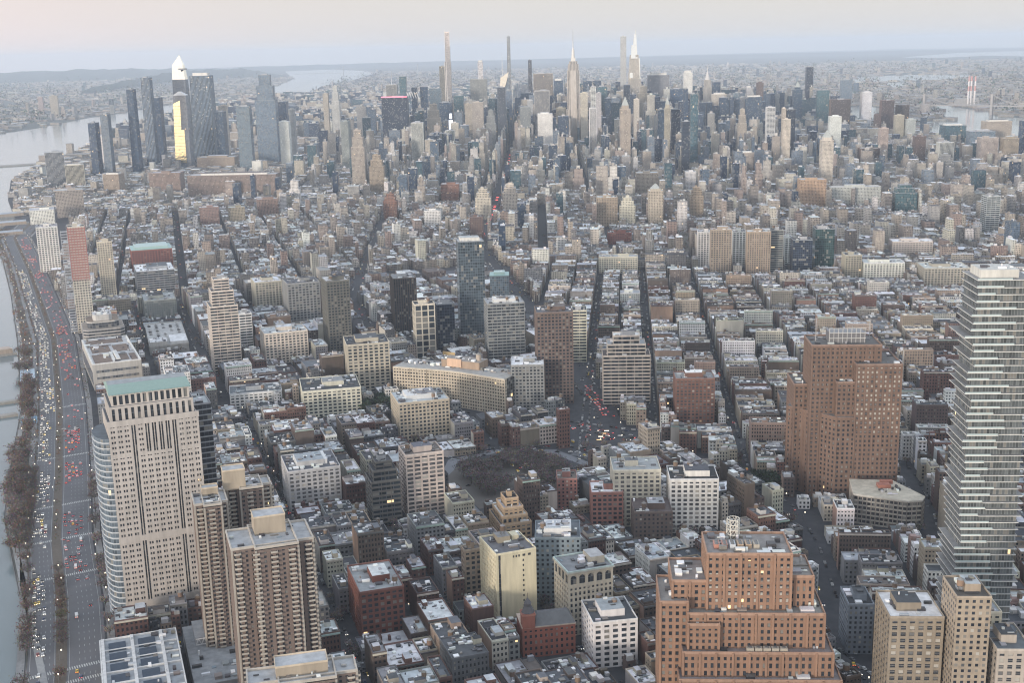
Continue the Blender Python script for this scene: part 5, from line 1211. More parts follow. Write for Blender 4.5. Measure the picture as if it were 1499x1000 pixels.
for j,s,dd,i in sorted(info):
    k=RANK.get((j,s),0); RANK[(j,s)]=k+1
    x,y,az,w,d,h,wi,ri,zone=FAB[i]; wn,wc=PALW[wi]; fl=3.4 if zone!='tribeca' else 3.8; ns=max(2,round(h/fl))
    kind='loft_building' if w>14 or h>22 else 'row_house'
    col=vary(wc,.14); rc=vary(PALR[ri],.12)
    lab=f"{NUM.get(ns,'tall')} storey {wn} {'loft' if kind[0]=='l' else 'house'}, {ORD[k]} {s} the {HREF[j][0]}"
    if len(lab.split())>16: lab=lab.replace(' storey','')
    root=thing(kind,lab,'loft building' if kind[0]=='l' else 'house',x,y,az,group='lofts of the old quarters' if kind[0]=='l' else 'row houses of the old quarters')
    x0,x1,y0,y1=-w/2,w/2,-d/2,d/2; mb=MB(); off=(random.randint(0,999),random.randint(0,999))
    bay=random.choice((2.3,2.6,3.0)); pw=bay*random.uniform(.42,.55); sh=fl*random.uniform(.42,.52)
    mb.box(x0+.35,x1-.35,y0+.35,y1-.35,0,h-.2,'curtain_glass',(.03,.034,.042),bay=bay,fl=h/ns,par=(.86,.9),off=off)
    frontish='FB' if w>=d*.8 else 'FBLR'
    sides='FB' if random.random()<.6 and kind[0]!='l' else random.choice(('FB','FBL','FBR','FBLR','LR'))
    lattice(mb,x0+.35,x1-.35,y0+.35,y1-.35,0,h,bay,h/ns,pw,sh,.35,col,sides=sides)
    bl=vary(random.choice((col,col,(.33,.22,.17),(.45,.42,.38))),.1)
    for sd in 'FBLR':
        if sd not in sides:
            if sd=='F': mb.box(x0,x1,y0,y0+.34,0,h,'masonry',bl)
            elif sd=='B': mb.box(x0,x1,y1-.34,y1,0,h,'masonry',bl)
            elif sd=='L': mb.box(x0,x0+.34,y0+.02,y1-.02,0,h-.02,'masonry',bl)
            else: mb.box(x1-.34,x1,y0+.02,y1-.02,0,h-.02,'masonry',bl)
    mb.obj('walls',root)
    rf=MB(); roof(rf,x0,x1,y0,y1,h,rc,vary(col,.1),random.uniform(.6,1.3)); n=int(3+w*d/22); clutter(rf,x0,x1,y0,y1,h+.02,n,random.uniform(.6,.9)); rf.obj('roof',root)
    if random.random()<.75:
        c=MB(); cc=vary(random.choice((col,(.5,.46,.4),(.3,.4,.36),(.12,.12,.12))),.1); c.box(x0-.1,x1+.1,y0-.75,y0-.02,h-.9,h+.15,'masonry',cc); c.obj('cornice',root)
    if w>7 and d>9:
        b=MB(); bw,bd=random.uniform(1.5,min(4,w*.3)),random.uniform(1.8,min(5,d*.3)); bh=random.uniform(2.4,4.2); bx,by=random.uniform(x0+bw,x1-bw),random.uniform(y0+bd,y1-bd)
        b.box(bx-bw,bx+bw,by-bd,by+bd,h,h+bh,'masonry',vary(random.choice((col,(.55,.54,.52),(.4,.36,.3))),.15),top='roof_felt',tcol=roofcol()); b.obj('stair_bulkhead',root)
    if random.random()<.45 and w>9:
        t=MB(); tank(t,0,0,0,random.uniform(.75,1)); o=t.obj('water_tank',root); o.location=(random.uniform(x0+3,x1-3),random.uniform(y0+3,y1-3),h)
# ------------- everything else: one uncountable mass in the city, one beyond the rivers
def mass(lst,name,label,cat):
    mb=MB()
    for f in lst:
        x,y,az,w,d,h,wi,ri,zone=f; r=math.hypot(x,y); b=MB(); col=vary(PALW[wi][1],.16); rc=vary(PALR[ri],.15)
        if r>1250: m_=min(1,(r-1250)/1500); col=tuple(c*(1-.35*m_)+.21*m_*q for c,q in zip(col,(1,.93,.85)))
        x0,x1,y0,y1=-w/2,w/2,-d/2,d/2; off=(random.randint(0,999),random.randint(0,999)); zf=-3 if zone=='out' else 0
        glassy=h>62 and random.random()<.5
        mat='curtain_glass' if glassy else 'city_wall'
        if glassy: col=random.choice(((.02,.035,.065),(.035,.055,.09),(.07,.10,.14),(.04,.08,.10),(.13,.16,.20)))
        par=(.9,.86) if glassy else (random.uniform(.38,.58),random.uniform(.42,.6)); blank=() if r>2600 or random.random()<.35 else (1,3)
        if h>60 and random.random()<.6 and not glassy:
            b.box(x0,x1,y0,y1,zf,h*.7,mat,col,top='roof_felt',tcol=rc,bay=3.2,fl=3.4,par=par,off=off); s=random.uniform(.55,.8); b.box(x0*s,x1*s,y0*s,y1*s,h*.7,h,mat,col,top='roof_felt',tcol=rc,bay=3.2,fl=3.4,par=par,off=off); x0,x1,y0,y1=[v*s for v in (x0,x1,y0,y1)]
        else: b.box(x0,x1,y0,y1,zf,h,mat,col,top='roof_felt',tcol=rc,bay=2.8,fl=3.3,par=par,off=off,blank=blank)
        if r<1500 and zone!='out':
            for a in ((x0,x1,y0,y0+.3),(x0,x1,y1-.3,y1),(x0,x0+.3,y0+.3,y1-.3),(x1-.3,x1,y0+.3,y1-.3)): b.box(*a,h,h+.9,'masonry',col)
        if zone!='out' and r<4200:
            n=1+int(random.random()*2.6)+(2 if r<2000 else 0)
            for k in range(n):
                a=random.uniform(.8,2.6); c=random.uniform(.8,2.8); hh_=random.uniform(1,3.6)
                if w<2*a+1 or d<2*c+1: continue
                px,py=random.uniform(x0+a,x1-a),random.uniform(y0+c,y1-c)
                b.box(px-a,px+a,py-c,py+c,h,h+hh_,'masonry',vary(random.choice((col,(.62,.61,.60),(.5,.5,.5),(.3,.3,.31))),.2))
            if random.random()<.13 and w>9: px,py=random.uniform(x0+2.5,x1-2.5),random.uniform(y0+2.5,y1-2.5); b.cyl(px,py,1.8,h+2.5,h+6,'masonry',(.2,.15,.11),7); b.cyl(px,py,1.9,h+6,h+7.2,'masonry',(.18,.16,.14),7,0)
        if h>70:
            q=random.uniform(.2,.4); b.box(x0*q,x1*q,y0*q,y1*q,h,h+random.uniform(4,9),'masonry',vary((.45,.44,.42),.2))
        b.xf(x,y,az); k=len(mb.V); mb.V+=b.V; mb.L+=[k+j for j in b.L]; mb.N+=b.N; mb.M+=b.M; mb.C+=b.C; mb.UV+=b.UV; mb.P+=b.P
    o=mb.obj(name,kind='stuff',label=label,category=cat); print(name,len(mb.N),round(time.time()-T0,1)); return o
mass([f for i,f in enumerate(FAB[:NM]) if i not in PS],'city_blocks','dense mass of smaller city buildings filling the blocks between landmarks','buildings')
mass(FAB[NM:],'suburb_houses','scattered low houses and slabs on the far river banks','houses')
# ---------------------------------------------------------------- pavements, road markings, parks
def ribbon(pts,w,z,mat,col,mb,off=0):
    L=[]
    for i,(x,y) in enumerate(pts):
        a=pts[max(0,i-1)];b=pts[min(len(pts)-1,i+1)]; dx,dy=b[0]-a[0],b[1]-a[1]; l=math.hypot(dx,dy); nx,ny=dy/l,-dx/l
        L.append(((x+nx*(off-w/2),y+ny*(off-w/2)),(x+nx*(off+w/2),y+ny*(off+w/2))))
    for (a,b),(c,d) in zip(L,L[1:]): mb.face([(*a,z),(*b,z),(*d,z),(*c,z)],mat,col)
def along(pts,s0,s1,step):
    out=[];acc=0;nxt=s0
    for (ax,ay),(bx,by) in zip(pts,pts[1:]):
        L=math.hypot(bx-ax,by-ay)
        while nxt<=acc+L and nxt<=s1:
            t=(nxt-acc)/L; out.append((ax+(bx-ax)*t,ay+(by-ay)*t,math.degrees(math.atan2(bx-ax,by-ay)))); nxt+=step
        acc+=L
    return out
park=MB(); P=WST
pp=[(x-60,y) for x,y in P]
ysn=list(range(600,2900,25)); SW=lambda y: float(np.interp(y,SH[:,1],SH[:,0])); CW=lambda y: float(np.interp(y,[q[1] for q in P],[q[0] for q in P]))
for a_,b_ in zip(ysn,ysn[1:]):
    L0,L1=min(SW(a_)+.5,CW(a_)-25),min(SW(b_)+.5,CW(b_)-25); park.face([(L0,a_,.06),(CW(a_)-24,a_,.06),(CW(b_)-24,b_,.06),(L1,b_,.06)],'asphalt',(.1,.1,.1))
o=park.obj('river_park_lawn',kind='structure'); 
o.data.materials.clear(); 
m,n,l=nm('lawn_mix'); b=bsdf(n,l); b.inputs['Roughness'].default_value=.95; l.new(ramp(n,l,noise(n,l,.03,6),[(.35,(.06,.065,.055)),(.5,(.10,.095,.085)),(.65,(.22,.215,.21))]),b.inputs['Base Color']); o.data.materials.append(m)
pv=MB(); ribbon(P,5,.12,'masonry',(.22,.22,.22),pv,off=-28); ribbon([(SW(y)+4,y) for y in ysn],4.5,.12,'masonry',(.30,.30,.295),pv); ribbon(P,5,.12,'masonry',(.25,.245,.24),pv,off=29)
for s in range(60,900,70):
    q=along(P,s,s,1)
    if q: x,y,a=q[0]; pv.box(min(SW(y)+5,x-31),x-30.5,y-1.5,y+1.5,.07,.14,'masonry',(.24,.24,.235))
pv.obj('park_paths',kind='structure')
hw=MB(); ribbon(P,50,.012,'ground_mix',(.13,.13,.137),hw); hw.obj('highway_surface',kind='structure')
ml=MB()
for off in (-22.3,-16.1,-13.1,-10.1,-7,2,8.4,11.7,15,18.4,22.6):
    solid=off in (-22.3,-7,2,22.6)
    for (x,y,a) in along(P,60,2400,5 if solid else 10):
        c,s_=math.cos(R(a)),math.sin(R(a)); px,py=x+c*off,y-s_*off; L=2.6 if solid else 1.6
        ml.face([(px-.09*c-L*s_,py+.09*s_-L*c,.03),(px+.09*c-L*s_,py-.09*s_-L*c,.03),(px+.09*c+L*s_,py-.09*s_+L*c,.03),(px-.09*c+L*s_,py+.09*s_+L*c,.03)],'masonry',(.5,.5,.48))
for yy in (768,786,940,1018,1100,1240,1425): 
    xc=np.interp(yy,[p[1] for p in P],[p[0] for p in P])
    for k in range(34):
        x=xc-25+k*1.5; ml.face([(x,yy-2,.034),(x+.7,yy-2,.034),(x+.7,yy+2,.034),(x,yy+2,.034)],'masonry',(.5,.5,.48))
ml.obj('road_markings',kind='structure')
md=MB(); md_pts=[q for q in P if q[1]>600]; ribbon(md_pts,7,.15,'masonry',(.12,.10,.08),md,off=-2.8); md.obj('median_strip',kind='structure')
ribbon_=MB(); ribbon([(408,880),(424,985),(452,1026),(500,1030),(548,1000),(556,950),(520,905),(470,885),(425,890)],11,.05,'ground_mix',(.17,.175,.19),ribbon_); ribbon([(560,985),(600,930)],10,.05,'ground_mix',(.12,.125,.135),ribbon_); ribbon_.obj('plaza_road',kind='structure')
poly_sheet('plaza_park_ground',[(418,900),(425,985),(450,1010),(500,1015),(535,985),(528,925),(495,900)],.1,'ground_mix',(.11,.10,.09))
poly_sheet('square_park_ground',WSP,.1,'masonry',(.12,.11,.09))
# piers in the river
for nm_,lab,P4 in (('wooden_pier','brown roofed shed pier in the river, farthest of the near ones',[(40,1725),(138,1732),(134,1752),(40,1745)]),('wooden_pier','middle narrow concrete pier with people walking dots',[(20,1478),(113,1480),(112,1488),(20,1486)]),('wooden_pier','nearest narrow pier parallel to the middle pier',[(20,1420),(105,1422),(104,1431),(20,1429)]),
                   ('shed_pier','long roofed pier shed on the river bank, nearer one',[(160,2930),(290,2940),(294,2985),(165,2975)]),('shed_pier','long roofed pier shed on the river bank, middle one',[(190,3110),(318,3120),(322,3165),(195,3155)]),('shed_pier','long roofed pier shed on the river bank, farther one',[(215,3290),(332,3300),(336,3345),(220,3335)]),
                   ('curved_pier','low grey pier deck reaching into the river beyond the ribbed towers',[(330,4880),(560,4900),(560,4960),(345,4955)])):
    r_=thing(nm_,lab,'pier',P4[0][0],P4[0][1]); mb=MB(); P_=[(a-P4[0][0],b-P4[0][1]) for a,b in P4]; mb.prism(P_,-3,.6,'masonry',(.32,.30,.27),top='masonry'); mb.obj('pier_deck',r_)
    if 'shed' in lab:
        mb=MB(); cx=sum(p[0] for p in P_)/4; cy_=sum(p[1] for p in P_)/4; mb.prism([(cx+(a-cx)*.9,cy_+(b-cy_)*.8) for a,b in P_],.6,7,'masonry',(.40,.33,.27),top='roof_felt',tcol=(.45,.37,.31) if 'brown' in lab else (.36,.39,.42)); mb.obj('shed',r_)
for lab,x,y,w,d,c in (('bright blue sports court beside the river trees',113,1390,17,28,(.22,.42,.60)),('pale blue canopy roofs in the riverside park',134,1582,17,64,(.40,.50,.58))):
    r_=thing('sports_court' if 'court' in lab else 'canopy_shelter',lab,'court' if 'court' in lab else 'shelter',x,y,6); mb=MB(); mb.box(-w/2,w/2,-d/2,d/2,.05,.35 if 'court' in lab else 4,'painted_metal',c); mb.obj('court_surface' if 'court' in lab else 'canopy_roof',r_)
    mb=MB()
    for a in (-w/2,w/2):
        for b_ in (-d/2,0,d/2): mb.bar((a,b_,0),(a,b_,4),.3,'painted_metal',(.3,.3,.3))
    mb.obj('posts',r_)
# ---------------------------------------------------------------- trees
def tree_meshes(seed,h,rad,leafy,col):
    rr=random.Random(seed); t=MB(); tips=[]
    t.cyl(0,0,.28,0,h*.32,'masonry',(.10,.085,.07),6,.2,cap=False)
    for k in range(9):
        a=k*2.4+rr.random(); z0=h*rr.uniform(.25,.36); r1=rad*rr.uniform(.55,.95); z1=h*rr.uniform(.6,.95); m=(r1*.45*math.cos(a),r1*.45*math.sin(a),(z0+z1)/2*1.05)
        e=(r1*math.cos(a),r1*math.sin(a),z1); t.bar((0,0,z0),m,.16,'masonry',(.11,.09,.075)); t.bar(m,e,.10,'masonry',(.12,.10,.08)); tips+=[m,e]
        for j in range(3):
            b=a+rr.uniform(-.9,.9); f=(m[0]+rad*.4*math.cos(b),m[1]+rad*.4*math.sin(b),m[2]+h*rr.uniform(.05,.3)); t.bar(m,f,.07,'masonry',(.12,.10,.08)); tips.append(f)
    c=MB()
    for k in range(leafy):
        p=rr.choice(tips); s=rad*.30; x,y,z=p[0]+rr.gauss(0,s),p[1]+rr.gauss(0,s),p[2]+rr.gauss(0,s*.7)
        z=max(h*.22,z); q=rr.uniform(.3,.65); u=Vector((rr.gauss(0,1),rr.gauss(0,1),rr.gauss(0,1))).normalized(); v=u.cross(Vector((rr.gauss(0,1),rr.gauss(0,1),rr.gauss(0,1)))).normalized(); u*=q; v*=q*.7; o=Vector((x,y,z)); cc=tuple(w*rr.uniform(.6,1.5) for w in col)
        c.face([tuple(o-u),tuple(o-v),tuple(o+u),tuple(o+v)],'foliage',cc)
    return t.mesh('trunk'),c.mesh('crown')
TK=[('bare grey brown tree',tree_meshes(1,11,4.6,420,(.105,.09,.08))),('rust brown leafed tree',tree_meshes(2,10,4.6,600,(.135,.10,.08))),('thin bare grey tree',tree_meshes(3,9,3.8,300,(.17,.14,.13))),('olive brown tree',tree_meshes(4,11,4.6,480,(.12,.10,.05))),('dark evergreen looking tree',tree_meshes(5,9,3.4,560,(.035,.05,.03)))]
TREES=[]
for (x,y,a) in along(WST,100,2450,9.5):
    if random.random()<.62 and (y<960 or y>1000): TREES.append((x-2.8,y+random.uniform(-2,2),random.choice((0,1,1,3)),.62,'on the highway median'))
    if random.random()<.62: TREES.append((x+28+random.uniform(-1,1),y,random.choice((0,2)),.7,'on the kerb below the towers'))
    if random.random()<.75: TREES.append((x-25+random.uniform(-1,1),y,random.choice((0,1,0)),.72,'between highway and cycle path'))
    for off in (-34,-39,-44,-50,-56):
        if x+off<SW(y)+3: continue
        if random.random()<(.72 if y>830 else .3): TREES.append((x+off+random.uniform(-3,3),y+random.uniform(-4,4),random.choice((0,0,1,2,1)),random.uniform(.7,1.05),'in the riverside park'))
for _ in range(105):
    a=random.random()*6.28; r=.25+.75*math.sqrt(random.random()); x,y=478+50*r*math.cos(a),955+52*r*math.sin(a); TREES.append((x,y,random.choice((0,2,0)),random.uniform(.8,1.1),'in the bare tree plaza'))
for _ in range(40): 
    x,y=random.uniform(385,408),random.uniform(905,1010); TREES.append((x,y,random.choice((3,4,0)),random.uniform(.7,1.1),'beside the plaza road'))
for _ in range(24): TREES.append((655+random.uniform(-16,10),815+random.uniform(-16,16),4,random.uniform(.9,1.3),'in the small dark park by the telephone tower'))
for _ in range(30): TREES.append((455+random.uniform(-22,12),1225+random.uniform(-18,18),4,random.uniform(.9,1.3),'beside the beige industrial block'))
for _ in range(160):
    t,s=random.random(),random.random(); A,B,C,D=WSP; x=(A[0]*(1-t)+B[0]*t)*(1-s)+(D[0]*(1-t)+C[0]*t)*s; y=(A[1]*(1-t)+B[1]*t)*(1-s)+(D[1]*(1-t)+C[1]*t)*s; TREES.append((x,y,random.choice((0,2,1)),random.uniform(1,1.4),'in the square'))
for L,w,_ in STREETS[1:]:
    for (x,y,a) in along(L,10,3000,11):
        if random.random()<.30 and 700<math.hypot(x,y)<3200:
            c,s_=math.cos(R(a)),math.sin(R(a)); o=(w/2-1.6)*random.choice((-1,1)); TREES.append((x+c*o,y-s_*o,random.choice((0,2,2,1)),random.uniform(.5,.75),'street'))
TREES=[t for t in TREES if infov(t[0],t[1],1)]
def tvis(t):
    P=Vector((t[0],t[1],7)); p=proj(*P)
    if not(0<p[0]<1499 and 0<p[1]<1000): return 0
    D=P-CV; return 0 if bvh.ray_cast(CV,D.normalized(),D.length-3)[0] is not None else t[3]/D.length
vis=sorted([(tvis(t),i) for i,t in enumerate(TREES)],reverse=True); TP=[i for v,i in vis[:300] if v>0]; cnt={}
for i in TP:
    x,y,k,s,where=TREES[i]; 
    nmr=f"{TK[k][0]} {where if where!='street' else 'on a side street'}"
    o=thing('tree',nmr,'tree',x,y,random.uniform(0,360),group=nmr+'s' if 0 else 'trees '+(where if where!='street' else 'on the side streets')); s*=1.4; o.scale=(s,s,s*random.uniform(.8,1.0))
    for me,nn in zip(TK[k][1],('trunk','crown')):
        q=bpy.data.objects.new(nn,me); S.collection.objects.link(q); q.parent=o
TS=set(TP); far=MB(); rr=random.Random(9)
def clump(x,y,s,n,col):
    for _ in range(n):
        a=rr.random()*6.28; r=3.4*s*math.sqrt(rr.random()); z=s*(3+6*rr.random()*(1-r/(5*s))); q=rr.uniform(.5,1.1)*s; o=Vector((x+r*math.cos(a),y+r*math.sin(a),z)); u=Vector((rr.gauss(0,1),rr.gauss(0,1),rr.gauss(0,1))).normalized(); v=u.cross(Vector((rr.gauss(0,1),rr.gauss(0,1),rr.gauss(0,1)))).normalized()*q*.7; u*=q
        far.face([tuple(o-u),tuple(o-v),tuple(o+u),tuple(o+v)],'foliage',tuple(w*rr.uniform(.6,1.4) for w in col))
TC=[(.13,.105,.085),(.19,.105,.055),(.15,.13,.115),(.12,.10,.05),(.035,.05,.03)]
for i,t in enumerate(TREES):
    if i not in TS: clump(t[0],t[1],t[3]*1.05,22,TC[t[2]])
# back garden trees through the village
for _ in range(1700):
    r=math.exp(rr.uniform(math.log(1500),math.log(3300))); a=R(rr.uniform(4,46)); x,y=CAM[0]+r*math.sin(a),CAM[1]+r*math.cos(a)
    if not inwater(x,y): clump(x,y,rr.uniform(.8,1.5),12,rr.choice(TC[:3]))
far.obj('distant_trees',kind='stuff',label='brown bare trees massed along far streets and back gardens',category='trees')
pk=MB()  # the big park and river bank woods, far away
far=pk
for _ in range(3500):
    v=rr.uniform(6980,10850); u=rr.uniform(-150,620); x,y=fr(29,u,v)
    if infov(x,y,1): clump(x,y,rr.uniform(2.0,3.2),5,(.10,.085,.07))
for _ in range(5000):
    a=R(rr.uniform(2,52)); r=math.exp(rr.uniform(math.log(5500),math.log(20000))); x,y=CAM[0]+r*math.sin(a),CAM[1]+r*math.cos(a)
    if inpoly(WATER,x,y) or any(inpoly(P_,x,y) for P_ in ERP): continue
    if x>np.interp(y,SH[:,1],SH[:,0]) and y<9200 and x<np.interp(y,[p[1] for p in EAST[::-1]],[p[0] for p in EAST[::-1]]): continue
    clump(x,y,rr.uniform(3,6)*(1+r/12000),6,(.075,.085,.065))
pk.obj('distant_woods',kind='stuff',label='hazy woods and park trees far beyond the towers',category='woods')
# ---------------------------------------------------------------- vehicles
def car_parts(kind,col):
    L,Wd,H={'car':(4.5,1.85,1.45),'van':(5.6,2.0,2.3),'bus':(12,2.6,3.1),'truck':(8.5,2.5,3.4)}[kind]; b=MB(); g=MB()
    if kind=='car':
        pr=[(-L/2,.35),(-L/2,.85),(-L*.36,.95),(-L*.22,H),(L*.12,H),(L*.26,.98),(L*.46,.85),(L/2,.65),(L/2,.35)]
        for s in (-1,1):
            f=[(s*Wd/2*(.86 if z>1.1 else 1),y,z) for y,z in pr]; b.face(f if s>0 else f[::-1],'car_paint',col)
        for (y0,z0),(y1,z1) in zip(pr,pr[1:]+pr[:1]):
            a,c=[Wd/2*(.86 if z>1.1 else 1) for z in (z0,z1)]; glass=(abs(z1-z0)>.3 and min(z0,z1)>.9); b.face([(-a,y0,z0),(a,y0,z0),(c,y1,z1),(-c,y1,z1)],'car_paint',col)
        for (y0,z0,y1,z1) in ((-L*.345,.99,-L*.235,H-.05),(L*.135,H-.05,L*.245,1.01)):
            s=-.03 if y0<0 else .03; a=.78; g.face([(-a,y0+s,z0+.02),(a,y0+s,z0+.02),(a*.92,y1+s,z1+.02),(-a*.92,y1+s,z1+.02)],'car_paint',(.02,.025,.03))
        for s in (-1,1): f=[(s*(Wd/2*.93+.03),-L*.30,1.0),(s*(Wd/2*.93+.03),L*.2,1.0),(s*(Wd/2*.87+.03),L*.1,H-.08),(s*(Wd/2*.87+.03),-L*.2,H-.08)]; g.face(f if s>0 else f[::-1],'car_paint',(.02,.025,.03))
    else:
        b.box(-Wd/2,Wd/2,-L/2,L/2,.4,H,'car_paint',col); hh_=H*.55
        g.box(-Wd/2-.03,Wd/2+.03,-L/2+.8,L/2-.8,hh_,H-.35 if kind!='truck' else hh_+.1,'car_paint',(.02,.025,.03)); g.box(-Wd/2+.15,Wd/2-.15,L/2,L/2+.04,hh_,H-.3,'car_paint',(.02,.025,.03))
    wh=MB(); A=[(-.08,.34*math.cos(2*math.pi*i/8),.34*math.sin(2*math.pi*i/8)) for i in range(8)]; B=[(.08,p[1],p[2]) for p in A]
    for i in range(8): j=(i+1)%8; wh.face([A[i],A[j],B[j],B[i]],'car_paint',(.02,.02,.02))
    wh.face(B,'car_paint',(.03,.03,.03)); wh.face(A[::-1],'car_paint',(.03,.03,.03))
    hl=MB(); tl=MB()
    z=.68 if kind=='car' else .9
    hl.box(-.2,.2,-.05,.16,-.11,.12,'headlight_glow',(1,1,1)); tl.box(-.22,.22,-.08,.05,-.12,.14,'taillight_glow',(1,.1,.1))
    return (b.mesh('body'),g.mesh('windows'),wh.mesh('wheels'),hl.mesh('headlight'),tl.mesh('taillight'),L,Wd,z)
CC=[('white',(.62,.62,.61)),('silver',(.40,.41,.42)),('black',(.025,.025,.03)),('grey',(.16,.165,.17)),('dark blue',(.04,.06,.12)),('dark red',(.24,.03,.03)),('yellow',(.70,.48,.06))]
PR={('car',i):car_parts('car',c[1]) for i,c in enumerate(CC)}
PR[('van',0)]=car_parts('van',(.62,.62,.60)); PR[('bus',0)]=car_parts('bus',(.52,.54,.57)); PR[('truck',0)]=car_parts('truck',(.62,.58,.50))
CARS=[]  # x,y,heading az,kind,ci,state(h head lit,t tail lit,p parked),where
def lane(off,y0,y1,face,dens,where,gap=(6.4,11.5),pts=WST):
    ys=[p[1] for p in pts]; xs=[p[0] for p in pts]; y=y0+random.uniform(-9,9); y1+=random.uniform(-14,16); ph=random.uniform(0,6)
    while y<y1:
        if random.random()<dens*(.85+.35*math.sin(y*.045+ph)):
            x=np.interp(y,ys,xs)+random.uniform(-.45,.45); a=math.degrees(math.atan2(np.interp(y+5,ys,xs)-x,5)); k=random.random()
            kd='car' if k<.93 else 'van' if k<.98 else 'truck'; CARS.append((x+off*math.cos(R(a)),y-off*math.sin(R(a)),a+(0 if face else 180),kd,random.choice((0,0,1,1,2,2,3,3,4,5,6)) if kd=='car' else 0,where))
        y+=random.uniform(*gap)
SBL=(-20.6,-17.6,-14.6,-11.6,-8.6); NBL=(3.8,6.9,10,13.2,16.5,20)
for y0,y1 in ((1530,1640),(1655,2095),(2120,2420)): 
    for off in SBL[:4]: lane(off,y0,y1,0,.72,'southbound in the headlight queue on the riverside highway')
for y0,y1,ls in ((1412,1524,5),(1260,1408,3),(1112,1190,4),(1034,1076,4),(808,955,3)):
    for off in SBL[:ls]: lane(off+(0 if ls<4 else 0),y0,y1,0,.88,'southbound in the headlight queue on the riverside highway')
for y0,y1 in ((1814,1842),(1608,1770),(1560,1600),(1262,1334),(1160,1232),(1033,1085),(944,1012),(2010,2040),(2150,2185),(2330,2370),(2520,2570),(2700,2760)):
    for off in NBL[:5]: lane(off,y0,y1,1,.7 if y1<1400 else .42,'northbound with red tail lights on the riverside highway')
for off in NBL[1:5]: lane(off,735,782,1,.5,'northbound at the bottom crossing'); lane(off,830,940,1,.10,'driving north alone on the empty highway')
for off in NBL[1:6]: lane(off,1240,2900,1,.13,'northbound between the queues on the riverside highway')
for off in SBL[:4]: lane(off,960,1410,0,.10,'southbound between the queues on the riverside highway')
lane(-16,740,790,0,.4,'turning at the bottom crossing')
CARS.append((82,862,7,'van',0,'driving north alone on the empty highway'))
def street_cars(pts,w,d,where,dir_=None):
    for off,face in ((-w*.22,0),(w*.22,1)):
        for (x,y,a) in along(pts,5,2600,8.5):
            if random.random()<d: CARS.append((x+off*math.cos(R(a)),y-off*math.sin(R(a)),a+(0 if (face if dir_ is None else dir_) else 180),'car',random.randrange(7),where))
    for off in (-w/2+1.3,w/2-1.3):
        for (x,y,a) in along(pts,5,1500,6.4):
            if random.random()<.45: CARS.append((x+off*math.cos(R(a)),y-off*math.sin(R(a)),a,'car',random.choice((0,1,2,3,3,2)),'parked'))
for L,w,_ in STREETS[1:]:
    street_cars(L,w,.13,'street')
for off in (-7,-3.5,0,3.5): lane(off,1075,1180,1,.6,'with red tail lights entering the avenue',pts=[(657,1070),(670,1100),(697,1190)])
for k in range(46):
    t=random.random(); x,y=574+70*t+random.uniform(-10,10),1115-150*t+random.uniform(-14,14); CARS.append((x,y,random.choice((325,145,30)),random.choice(('car','car','car','bus')) if k%9==0 else 'car',random.randrange(6),'queue'))
for k in range(70):
    i,j=k%5,k//5
    if random.random()<.72: x,y=loc2w(DECK[0],DECK[1],9,-20+i*9.5,-20+j*6.4); CARS.append((x,y,99,'car',random.choice((0,1,3,2,0)),'roofpark'))
CARS=[c for c in CARS if infov(c[0],c[1],0)]
def cvis(c):
    P=Vector((c[0],c[1],1.6+(12 if c[5]=='roofpark' else 0))); p=proj(*P)
    if not(0<p[0]<1499 and 0<p[1]<1000): return 0
    D=P-CV; return 0 if bvh.ray_cast(CV,D.normalized(),D.length-2.5)[0] is not None else 1/D.length
cv=sorted([(cvis(c),i) for i,c in enumerate(CARS)],reverse=True); CP=[i for v,i in cv[:300] if v>0]; CS=set(CP)
WH={'street':'moving along a city street','parked':'parked at the kerb of a side street','queue':'waiting in the crossing beside the bare tree plaza','roofpark':'parked on the open roof car park'}
def place(c,root_only=False):
    x,y,a,kd,ci,wh=c; me=PR[(kd,ci)]; k=len(CP); parked=wh in('parked','roofpark'); z=12.02 if wh=='roofpark' else 0.04
    name={'car':'taxi' if ci==6 else 'car','van':'van','bus':'bus','truck':'box_truck'}[kd]; cn=CC[ci][0] if kd=='car' else 'white' if kd!='bus' else 'silver'
    o=bpy.data.objects.new(name,me[0]); S.collection.objects.link(o); o.location=(x,y,z); o.rotation_euler=(0,0,-R(a)); o['label']=f"{cn} {name.replace('_',' ')} {WH.get(wh,wh)}"; o['category']={'box_truck':'truck'}.get(name,name); o['group']=f"{cn} {name.replace('_',' ')}s {WH.get(wh,wh)}"
    def ch(nn,m_,loc=(0,0,0)):
        q=bpy.data.objects.new(nn,m_); S.collection.objects.link(q); q.parent=o; q.location=loc
    ch('windows',me[1]); 
    if k and math.hypot(x,y)<1100:
        for s in (-1,1):
            for t in (-1,1): ch('wheel',me[2],(s*me[6]/2,t*me[5]*.31,.34))
    if not parked:
        L,Wd,zz=me[5:]
        toward=math.cos(R(a)-R(27))<0
        for s in (-1,1):
            if toward: ch('headlight',me[3],(s*Wd*.36,L/2,zz))
            else: ch('taillight',me[4],(s*Wd*.36,-L/2,zz))
for i in CP: place(CARS[i])
cm=MB()
